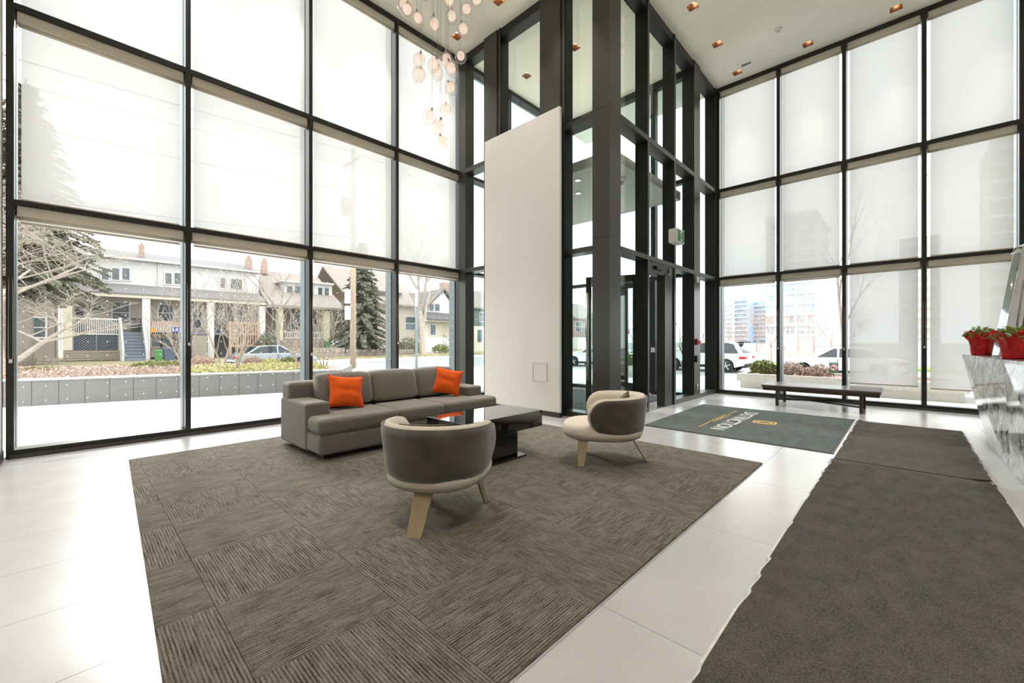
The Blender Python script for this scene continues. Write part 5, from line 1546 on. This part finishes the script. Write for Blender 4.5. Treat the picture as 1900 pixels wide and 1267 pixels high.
shrub('evergreen_bush', 'round bush at the foot of the railed front stairs', (PX(817, 37.8), 37.8, GZ), 0.9, 1.0, M['leaf_olive'], 81, 700, 0.15)
shrub('evergreen_bush', 'spreading green bush under the large bare tree', (PX(758, 38.0), 38.0, GZ), 1.3, 1.7, M['needles'], 82, 900, 0.2)

# ---- utility pole, cables, lamp posts, planter bowl
up = on_z(657, 690, -0.5)
up = Vector((10.6, 22.2, -0.47))
t = thing('utility_pole', 'tall wooden utility pole at the kerb', 'pole', tuple(up))
build('shaft', MB().tube([up, up+Vector((0, 0, 12.4))], [0.17, 0.12], 14), M['pole_wood'], t, smooth=True)
build('crossarm', MB().box((up.x-0.2, up.y-1.1, 11.0), (up.x-0.08, up.y+1.1, 11.14)), M['pole_wood'], t)
for dy in (-1.0, -0.5, 0.5, 1.0): build('insulator', MB().lathe([(0.04, 0), (0.05, 0.05), (0.03, 0.12)], 8, (up.x-0.14, up.y+dy, 11.14)), M['offwhite'], t)
for z in (9.4, 6.9, 6.2): build('cable_bracket', MB().box((up.x-0.04, up.y-0.20, z-0.05), (up.x+0.04, up.y-0.10, z+0.03)), M['cap'], t)
build('transformer', MB().lathe([(0.2, 0), (0.27, 0.05), (0.27, 0.9), (0.18, 1.0)], 14, (up.x-0.42, up.y, 8.1)), M['cap'], t, smooth=True)
for z in (3.3, 2.4): build('meter_box', MB().box((up.x-0.42, up.y-0.1, z), (up.x-0.19, up.y+0.12, z+0.75)), M['offwhite'], t)
for k, (z, yo) in enumerate(((11.268, 1.0), (11.268, -1.0), (9.4, -0.19), (6.9, -0.19), (6.2, -0.19))):
    pts = []
    for i in range(41):
        x = -29.54+i*2.0
        u = ((x-10.46)/40.0) % 1.0
        pts.append((x, up.y+yo, z-0.9*4*u*(1-u)))
    solo('power_cable', MB().tube(pts, 0.016, 4), M['black'], 'overhead cable strung along the street from the wooden pole', 'cable', 'overhead street cables', loc=(10.6, up.y+yo, z))
lp = Vector((10.2, 15.4, -0.02))
t = thing('column_light', 'slim grey lamp column with a white head', 'lamp post', tuple(lp))
build('post', MB().tube([lp, lp+Vector((0, 0, 2.75))], 0.055, 12), M['cap'], t, smooth=True)
build('head', MB().tube([lp+Vector((0, 0, 2.75)), lp+Vector((0, 0, 3.5))], 0.06, 12), M['offwhite'], t, smooth=True)  # plain white plastic head
build('foot', MB().tube([lp, lp+Vector((0, 0, 0.04))], 0.12, 12), M['cap'], t)
bl = in_bed(607, 1.9, 0.42)
t = thing('bollard_light', 'short white bollard light in the granite planter', 'bollard', tuple(bl))
build('post', MB().tube([bl, bl+Vector((0, 0, 0.28))], 0.035, 10), M['offwhite'], t, smooth=True)
build('cap', MB().tube([bl+Vector((0, 0, 0.28)), bl+Vector((0, 0, 0.32))], 0.05, 10), M['steel'], t, smooth=True)
bw = Vector((7.0, 13.5, -0.02))
t = thing('bowl_planter', 'rounded pale concrete bowl seat on the patio by the lamp column', 'planter', tuple(bw))
build('bowl', MB().lathe([(0.28, 0.0), (0.36, 0.1), (0.44, 0.26), (0.45, 0.33), (0.40, 0.345), (0.02, 0.345)], 24, tuple(bw)), M['planter_conc'], t, smooth=True)
build('base_ring', MB().lathe([(0.27, -0.0), (0.3, 0.0), (0.3, 0.03), (0.27, 0.03)], 24, tuple(bw), cap=False), M['granite'], t)

# ---- cars
def car(label, paint, loc, rz, suv=False, L=4.65, W=1.84):
    t = thing('parked_car', label, 'car', loc, rz)
    hl = L/2
    belt = 1.02 if suv else 0.92; rf = 1.72 if suv else 1.44
    wr = 0.37 if suv else 0.33; ax = (-hl+0.95, hl-0.95); zb = 0.30 if suv else 0.24
    pts = [(-hl+0.05, zb+0.12), (-hl, zb+0.35), (-hl+0.04, belt-0.08), (-hl+0.12, belt)]
    pts += [(hl-1.25, belt), (hl-0.35, belt-0.12), (hl-0.06, belt-0.28), (hl, zb+0.3), (hl-0.06, zb)]
    def arch(cx_):
        r = wr+0.07
        return [(cx_+r*math.cos(a), wr+r*math.sin(a)) for a in [math.pi*k/10 for k in range(11)] if wr+r*math.sin(a) > zb]
    pts += [(ax[1]+wr+0.09, zb)]+arch(ax[1])+[(ax[1]-wr-0.09, zb), (ax[0]+wr+0.09, zb)]+arch(ax[0])+[(ax[0]-wr-0.09, zb)]
    rings = []
    for f, sc in ((-1.0, 0.0), (-0.97, 1.0), (-0.5, 1.0), (0.5, 1.0), (0.97, 1.0), (1.0, 0.0)):
        rings.append([(x*(0.985 if sc == 0 else 1.0), f*W/2, (z if sc else z-0.02*(1 if z > 0.7 else 0))) for x, z in pts])
    build('body', MB().loft(rings), paint, t, local=True, fixn=True)
    if suv: cab = [(-hl+0.10, belt-0.02), (-hl+0.42, rf-0.10), (-hl+0.75, rf), (0.35, rf), (0.75, rf-0.08), (hl-1.3, belt-0.02)]
    else: cab = [(-hl+0.55, belt-0.02), (-hl+1.25, rf-0.06), (-0.35, rf), (0.3, rf-0.03), (hl-1.35, belt-0.02)]
    def hw(z): return W/2*(0.93-0.20*(z-belt)/(rf-belt))
    rg = [[(x, s*hw(z), z) for x, z in cab] for s in (-1, 1)]
    build('cabin', MB().loft(rg), paint, t, local=True, fixn=True)
    cxm = sum(p[0] for p in cab)/len(cab)
    for s in (-1, 1):
        ins = [(cxm+(x-cxm)*0.86, belt+0.05+(z-belt)*0.80) for x, z in cab]
        mid = 0.0
        for (lo, hi) in ((-9, mid-0.04), (mid+0.04, 9)):
            pl_ = [p for p in ins if lo <= p[0] <= hi]
            top_z = max(p[1] for p in ins)-0.01
            edge = hi if hi < 5 else lo
            pl_ = sorted(pl_, key=lambda p: p[0])
            if hi < 5: poly = pl_+[(edge, top_z), (edge, belt+0.04)]
            else: poly = [(edge, belt+0.04), (edge, top_z)]+pl_
            build('side_window', MB().prism([(x, s*(hw(z)+0.004), z) for x, z in poly], (0, s*0.008, 0)), M['car_glass'], t, local=True, fixn=True)
        build('mirror', MB().box((hl-1.55, s*W/2*0.95, belt), (hl-1.35, s*(W/2+0.16), belt+0.14)), paint, t, local=True, bevel=0.03)
        build('door_line', MB().box((-0.012, s*(W/2+0.001), zb+0.16), (0.012, s*(W/2+0.004), belt-0.02)), M['tyre'], t, local=True)
        build('sill_trim', MB().box((ax[0]+wr+0.1, s*(W/2-0.02), zb-0.03), (ax[1]-wr-0.1, s*(W/2+0.006), zb+0.12)), M['tyre'], t, local=True)
        build('tail_lamp', MB().box((-hl-0.005, s*W/2*0.55, belt-0.26), (-hl+0.30, s*(W/2+0.006), belt-0.12)), M['tail'], t, local=True)
        build('head_lamp', MB().box((hl-0.36, s*W/2*0.6, belt-0.36), (hl-0.02, s*(W/2+0.004), belt-0.24)), M['rim'], t, local=True)
    # screens
    def screen(a, b, nm):
        za, zb2 = a[1]+(b[1]-a[1])*0.12, a[1]+(b[1]-a[1])*0.9
        xa_, xb_ = a[0]+(b[0]-a[0])*0.12, a[0]+(b[0]-a[0])*0.9
        off = 0.012 if nm == 'windscreen' else -0.012
        build(nm, MB().hexa([(xa_+off, -hw(za)*0.92, za), (xa_+off, hw(za)*0.92, za), (xb_+off, hw(zb2)*0.92, zb2), (xb_+off, -hw(zb2)*0.92, zb2), (xa_, -hw(za)*0.92, za), (xa_, hw(za)*0.92, za), (xb_, hw(zb2)*0.92, zb2), (xb_, -hw(zb2)*0.92, zb2)]), M['car_glass'], t, local=True, fixn=True)
    screen(cab[-1], cab[-2], 'windscreen'); screen(cab[0], cab[1], 'rear_window')
    build('rear_bumper', MB().box((-hl-0.03, -W/2*0.92, zb), (-hl+0.2, W/2*0.92, zb+0.20)), M['tyre'], t, local=True, bevel=0.03)
    build('front_bumper', MB().box((hl-0.2, -W/2*0.92, zb-0.02), (hl+0.03, W/2*0.92, zb+0.16)), M['tyre'], t, local=True, bevel=0.03)
    if suv: build('roof_spoiler', MB().box((-hl+0.12, -W/2*0.68, rf-0.08), (-hl+0.55, W/2*0.68, rf-0.02)), M['tyre'], t, local=True, bevel=0.02)
    for x in ax:
        for s in (-1, 1):
            y0 = s*(W/2-0.22)
            w = build('wheel', MB().disc((x, y0, wr), wr, s*0.225, 'y', 22), M['tyre'], t, local=True, bevel=0.03)
            build('rim', MB().disc((x, s*(W/2+0.0), wr), wr*0.66, s*0.008, 'y', 20), M['tyre'], w, local=True)
            mb = MB()
            for k in range(5):
                a = 2*math.pi*k/5+0.3
                mb.tube([(x, s*(W/2+0.010), wr), (x+wr*0.64*math.cos(a), s*(W/2+0.010), wr+wr*0.64*math.sin(a))], 0.028, 5)
            build('rim_spokes', mb, M['rim'], w, local=True)
    return t
car('silver-grey sedan parked on the street in front of the row houses', M['car_grey'], (8.7, 29.2, -0.47), 0.0)
car('white SUV with a black rear bumper parked outside the bench window', M['car_white'], (25.4, 8.55, -0.5), RAD(90), True, 4.8, 1.98)
car('white car parked behind the brown shrubs outside the bench window', M['car_white'], (25.6, 2.30, -0.5), RAD(90), False, 4.75, 1.86)
car('white car on the road seen through the vestibule glass', M['car_white'], (24.5, 15.2, -0.5), RAD(90), False, 4.6, 1.84)

# ---- concrete planters outside the bench window
def conc_planter(label, y0, y1, x0=12.35, x1=14.2):
    t = thing('concrete_planter', label, 'planter', ((x0+x1)/2, (y0+y1)/2, -0.02))
    build('plinth', MB().box((x0+0.07, y0+0.07, -0.02), (x1-0.07, y1-0.07, 0.20)), M['planter_conc'], t)
    mb = MB()
    for a, b in (((x0, y0), (x0+0.14, y1)), ((x1-0.14, y0), (x1, y1)), ((x0+0.14, y0), (x1-0.14, y0+0.14)), ((x0+0.14, y1-0.14), (x1-0.14, y1))):
        mb.box((a[0], a[1], 0.17), (b[0], b[1], 0.37))
    build('rim', mb, M['planter_conc'], t)
    build('soil', MB().box((x0+0.12, y0+0.12, 0.18), (x1-0.12, y1-0.12, 0.31)), M['mulch'], t)
conc_planter('long pale concrete planter outside the raised blinds behind the bench', -0.95, 3.32)
conc_planter('pale concrete planter outside the lowered blinds by the desk', -5.2, -1.12)
conc_planter('pale concrete planter outside the vestibule doors', 6.0, 8.5, 13.2, 14.6)
shrub('planter_shrub', 'olive green leafy shrub in the concrete planter', (13.1, QY(1416, 13.1), 0.30), 0.31, 0.40, M['leaf_olive'], 91, 900, 0.07)
shrub('planter_shrub', 'brown dry rounded shrub next to the olive green shrub', (13.2, QY(1465, 13.2), 0.30), 0.34, 0.36, M['leaf_dry'], 92, 1000, 0.06)
shrub('planter_shrub', 'brown dry rounded shrub next to the small green sign', (13.2, QY(1518, 13.2), 0.30), 0.31, 0.30, M['leaf_dry'], 93, 1000, 0.06)
shrub('planter_shrub', 'green shrub in the planter outside the vestibule doors', (13.9, 7.2, 0.30), 0.45, 0.5, M['leaf_olive'], 94, 800, 0.08)
# small green sign
sgx = 12.75; sa, sb2 = QY(1538.5, sgx), QY(1555.5, sgx); sz0, sz1 = QZ(1547, 691, sgx), QZ(1547, 672, sgx)
t = thing('garden_sign', 'small green PLEASE sign with a red prohibition circle in the planter', 'sign', (sgx, (sa+sb2)/2, 0.3))
build('board', MB().box((sgx, sb2, sz0), (sgx+0.012, sa, sz1)), M['sign_green'], t)
yc, zc = (sa+sb2)/2, (sz0+sz1)/2
build('white_field', MB().disc((sgx-0.002, yc, zc-0.005), 0.088, -0.002, 'x', 24), M['sign_white'], t)
rg = MB()
for k in range(24):
    a, b = 2*math.pi*k/24, 2*math.pi*(k+1)/24
    rg.quad(*[(sgx-0.006, yc+r*math.cos(c), zc-0.005+r*math.sin(c)) for r, c in ((0.086, a), (0.086, b), (0.070, b), (0.070, a))])
rg.quad((sgx-0.006, yc+0.060, zc+0.045), (sgx-0.006, yc+0.048, zc+0.055), (sgx-0.006, yc-0.060, zc-0.055), (sgx-0.006, yc-0.048, zc-0.067))
build('prohibition_ring', rg, M['sign_red'], t)
dg = MB()
for (p, q_, r) in (((0.035, 0.0), (-0.03, 0.0), 0.011), ((0.035, 0.0), (0.05, 0.02), 0.009), ((0.03, 0.0), (0.032, -0.035), 0.005), ((-0.025, 0.0), (-0.03, -0.035), 0.005), ((-0.03, 0.003), (-0.048, 0.02), 0.004)):
    dg.tube([(sgx-0.004, yc+p[0], zc-0.005+p[1]), (sgx-0.004, yc+q_[0], zc-0.005+q_[1])], r, 5)
build('symbol', dg, M['black'], t)
Mx = Matrix.Translation((sgx-0.003, yc, sz1-0.022)) @ Matrix.Rotation(RAD(-90), 4, 'Z') @ Matrix.Rotation(RAD(90), 4, 'X')
build('lettering', text_mb('PLEASE', 0.046, Mx, 0.002), M['sign_white'], t)
build('stake', MB().box((sgx+0.012, yc-0.012, 0.2), (sgx+0.022, yc+0.012, sz1-0.05)), M['steel'], t)
# stop sign
sx_, sy_ = 44.0, 23.5
t = thing('stop_sign', 'red octagonal stop sign beyond the vestibule', 'sign', (sx_, sy_, -0.5))
build('post', MB().tube([(sx_, sy_, -0.5), (sx_, sy_, 2.0)], 0.04, 8), M['steel'], t)
fd = Vector((-0.88, -0.47, 0)); fs = Vector((0.47, -0.88, 0))
oc = [Vector((sx_, sy_, 2.3))+fs*0.42*math.cos(math.pi/8+math.pi*k/4)+Vector((0, 0, 0.42*math.sin(math.pi/8+math.pi*k/4)))+fd*0.05 for k in range(8)]
build('plate', MB().prism([tuple(p) for p in oc], tuple(fd*0.02)), M['sign_red'], t, fixn=True)
Mx = Matrix.Translation(Vector((sx_, sy_, 2.3))+fd*0.08) @ Matrix(((fs.x, 0, -fd.x*-1, 0), (fs.y, 0, fd.y, 0), (0, 1, 0, 0), (0, 0, 0, 1)))
build('lettering', text_mb('STOP', 0.30, Mx, 0.004), M['sign_white'], t)
# tall plant pot outside the glazed bay
t = thing('tall_planter', 'tall dark tapered planter with green blades outside the entrance glazing', 'planter', (10.7, 3.95, -0.02))
build('pot', MB().lathe([(0.13, 0), (0.22, 0.75), (0.20, 0.75), (0.18, 0.68), (0.02, 0.68)], 20, (10.7, 3.95, -0.02)), M['siding_grey'], t, smooth=True)
mb = MB(); rs = random.Random(5)
for k in range(70):
    a = rs.uniform(0, 6.28); l_ = rs.uniform(0.35, 0.7); sp_ = rs.uniform(0.05, 0.28)
    p = Vector((10.7+0.1*math.cos(a), 3.95+0.1*math.sin(a), 0.66))
    e = p+Vector((math.cos(a)*sp_, math.sin(a)*sp_, l_)); m_ = p.lerp(e, 0.5)+Vector((0, 0, 0.05))
    w = Vector((-math.sin(a), math.cos(a), 0))*0.018
    mb.quad(p-w, p+w, m_+w, m_-w); mb.quad(m_-w, m_+w, e)
build('blades', mb, M['leaf_olive'], t, stuff=True)

# ---- beyond the side street
wlx = 38.0
ya, yb = QY(1392, wlx), QY(1640, wlx)
t = thing('garden_wall', 'long low white wall behind the parked cars', 'wall', (wlx, (ya+yb)/2, -0.5))
for k in range(6):
    a, b = ya+(yb-ya)*k/6, ya+(yb-ya)*(k+1)/6
    build('wall_panel', MB().box((wlx, a-0.01, -0.5), (wlx+0.25, b+0.01, 0.2)), M['siding_white'], t)
build('coping', MB().box((wlx-0.04, ya, 0.2), (wlx+0.29, yb, 0.26)), M['concrete'], t)
for k, (px_, X, hgt, lab) in enumerate(((1405, 46, 5.0, 0), (1432, 34, 4.6, 1), (1365, 52, 5.2, 0), (1480, 50, 5.0, 0), (1541, 31, 5.6, 1), (1510, 56, 5.5, 0), (1385, 60, 6.5, 0), (1455, 58, 5.8, 0), (1350, 44, 4.5, 0), (1570, 52, 6.0, 0))):
    bare_tree('side_tree', ['reddish bare tree beyond the low white wall', 'slim bare tree standing in front of the low white wall'][lab], (X, QY(px_, X), -0.5), hgt, 100+k, M['bark_red'], 0.05 if lab else 0.07, 4, 0.45, group=['reddish trees beyond the white wall', 'slim trees before the white wall'][lab], kids=4)
bare_tree('shade_tree', 'tall bare tree whose crown shows through the lowered blinds', (46.0, QY(1567, 46.0), -0.5), 19.0, 120, M['bark'], 0.16, 5, 0.42, kids=3)
for k, (px_, X, hgt) in enumerate(((1156, 46, 7.5), (1172, 62, 8), (1262, 40, 6.5), (1305, 62, 7), (1240, 80, 8))):
    bare_tree('far_tree', 'bare tree beyond the vestibule glass', (X, QY(px_, X), -0.5), hgt, 130+k, M['bark_red'], 0.08, 4, 0.45, group='bare trees beyond the vestibule', kids=4)

# white grid apartment tower
TX = 167.0
tw = thing('apartment_tower', 'white apartment tower with a grid of wide windows', 'building', (TX+15, 28, -1))
tyl, tyr = QY(1420, TX), QY(1515, TX)
ztop = QZ(1470, 398, TX)
build('block', MB().box((TX+0.6, tyr+0.6, -1), (TX+34, tyl, ztop-0.5)), M['tower_white'], tw)
build('parapet', MB().box((TX-0.2, tyr-0.2, ztop-0.6), (TX+34.2, tyl+0.2, ztop+0.6)), M['tower_white'], tw)
fh = 3.6; rows = int((ztop-3)/fh); cols = 5; cw = (tyl-tyr)/cols
pane_me = {}
for r_ in range(rows):
    z0 = 3.0+r_*fh
    build('floor_band', MB().box((TX-0.05, tyr-0.05, z0-0.45), (TX+0.62, tyl, z0+0.45)), M['tower_white'], tw)
    for c_ in range(cols):
        off = 0.25 if r_ % 2 else 0.0
        y0 = tyr+c_*cw+0.35+off*0.5
        w = build('window', MB().box((TX+0.3, y0, z0+0.45), (TX+0.62, y0+cw-0.7-off, z0+fh-0.45)), M['pane_blue'], tw)
        build('glazing_bar', MB().box((TX+0.2, y0+cw*0.42, z0+0.45), (TX+0.32, y0+cw*0.42+0.14, z0+fh-0.45)).box((TX+0.2, y0, z0+fh*0.5), (TX+0.32, y0+cw-0.7-off, z0+fh*0.5+0.12)), M['tower_white'], w)
    for c_ in range(6):
        x0 = TX+1.5+c_*5.4
        build('window', MB().box((x0, tyr+0.5, z0+0.5), (x0+2.6, tyr+0.62, z0+fh-0.5)), M['pane_blue'], tw)
# blue glass mid-rise in two wings
MX = 330.0
mr_ = thing('glass_midrise', 'blue glass mid-rise with stacked balconies and stepped wings', 'building', (MX+10, 90, -1))
for (pa, pb, ya_, X) in ((1384, 1424, 560, MX+20), (1358, 1386, 554, MX), (1340, 1358, 556, MX-6)):
    a, b = QY(pb, X), QY(pa, X); zt = QZ((pa+pb)/2, ya_, X)
    build('wing', MB().box((X+1.2, a, -1), (X+26, b, zt)), M['tower_white'] if pa == 1340 else M['tower_blue'], mr_)
    n = int(zt/3.1)
    for k in range(n):
        build('balcony_slab', MB().box((X-0.6, a, 2+k*3.1), (X+1.3, b, 2.5+k*3.1)), M['tower_white'], mr_)
        m_ = 7
        for q_ in range(m_):
            build('window', MB().box((X+1.1, a+(b-a)*(q_+0.12)/m_, 2.6+k*3.1), (X+1.25, a+(b-a)*(q_+0.88)/m_, 4.7+k*3.1)), M['pane_blue'], mr_)
# two further towers that show as silhouettes through the blinds
for (lab, pa, pb, yt, X) in (('beige tower showing faintly through the blinds beside the desk', 1838, 1905, 252, 120.0), ('low beige block showing faintly through the blinds by the desk', 1668, 1745, 440, 180.0)):
    a, b = QY(pb, X), QY(pa, X); zt = QZ((pa+pb)/2, yt, X)
    t = thing('beige_tower', lab, 'building', (X+8, (a+b)/2, -1))
    build('block', MB().box((X, a, -1), (X+16, b, zt)), M['tower_beige'], t)
    for k in range(int(zt/3.2)):
        build('balcony_slab', MB().box((X-0.9, a, 2+k*3.2), (X+0.1, b, 2.4+k*3.2)), M['tower_white'], t)
        build('window_band', MB().box((X-0.06, a+0.5, 2.8+k*3.2), (X+0.02, b-0.5, 4.6+k*3.2)), M['siding_tan'], t)
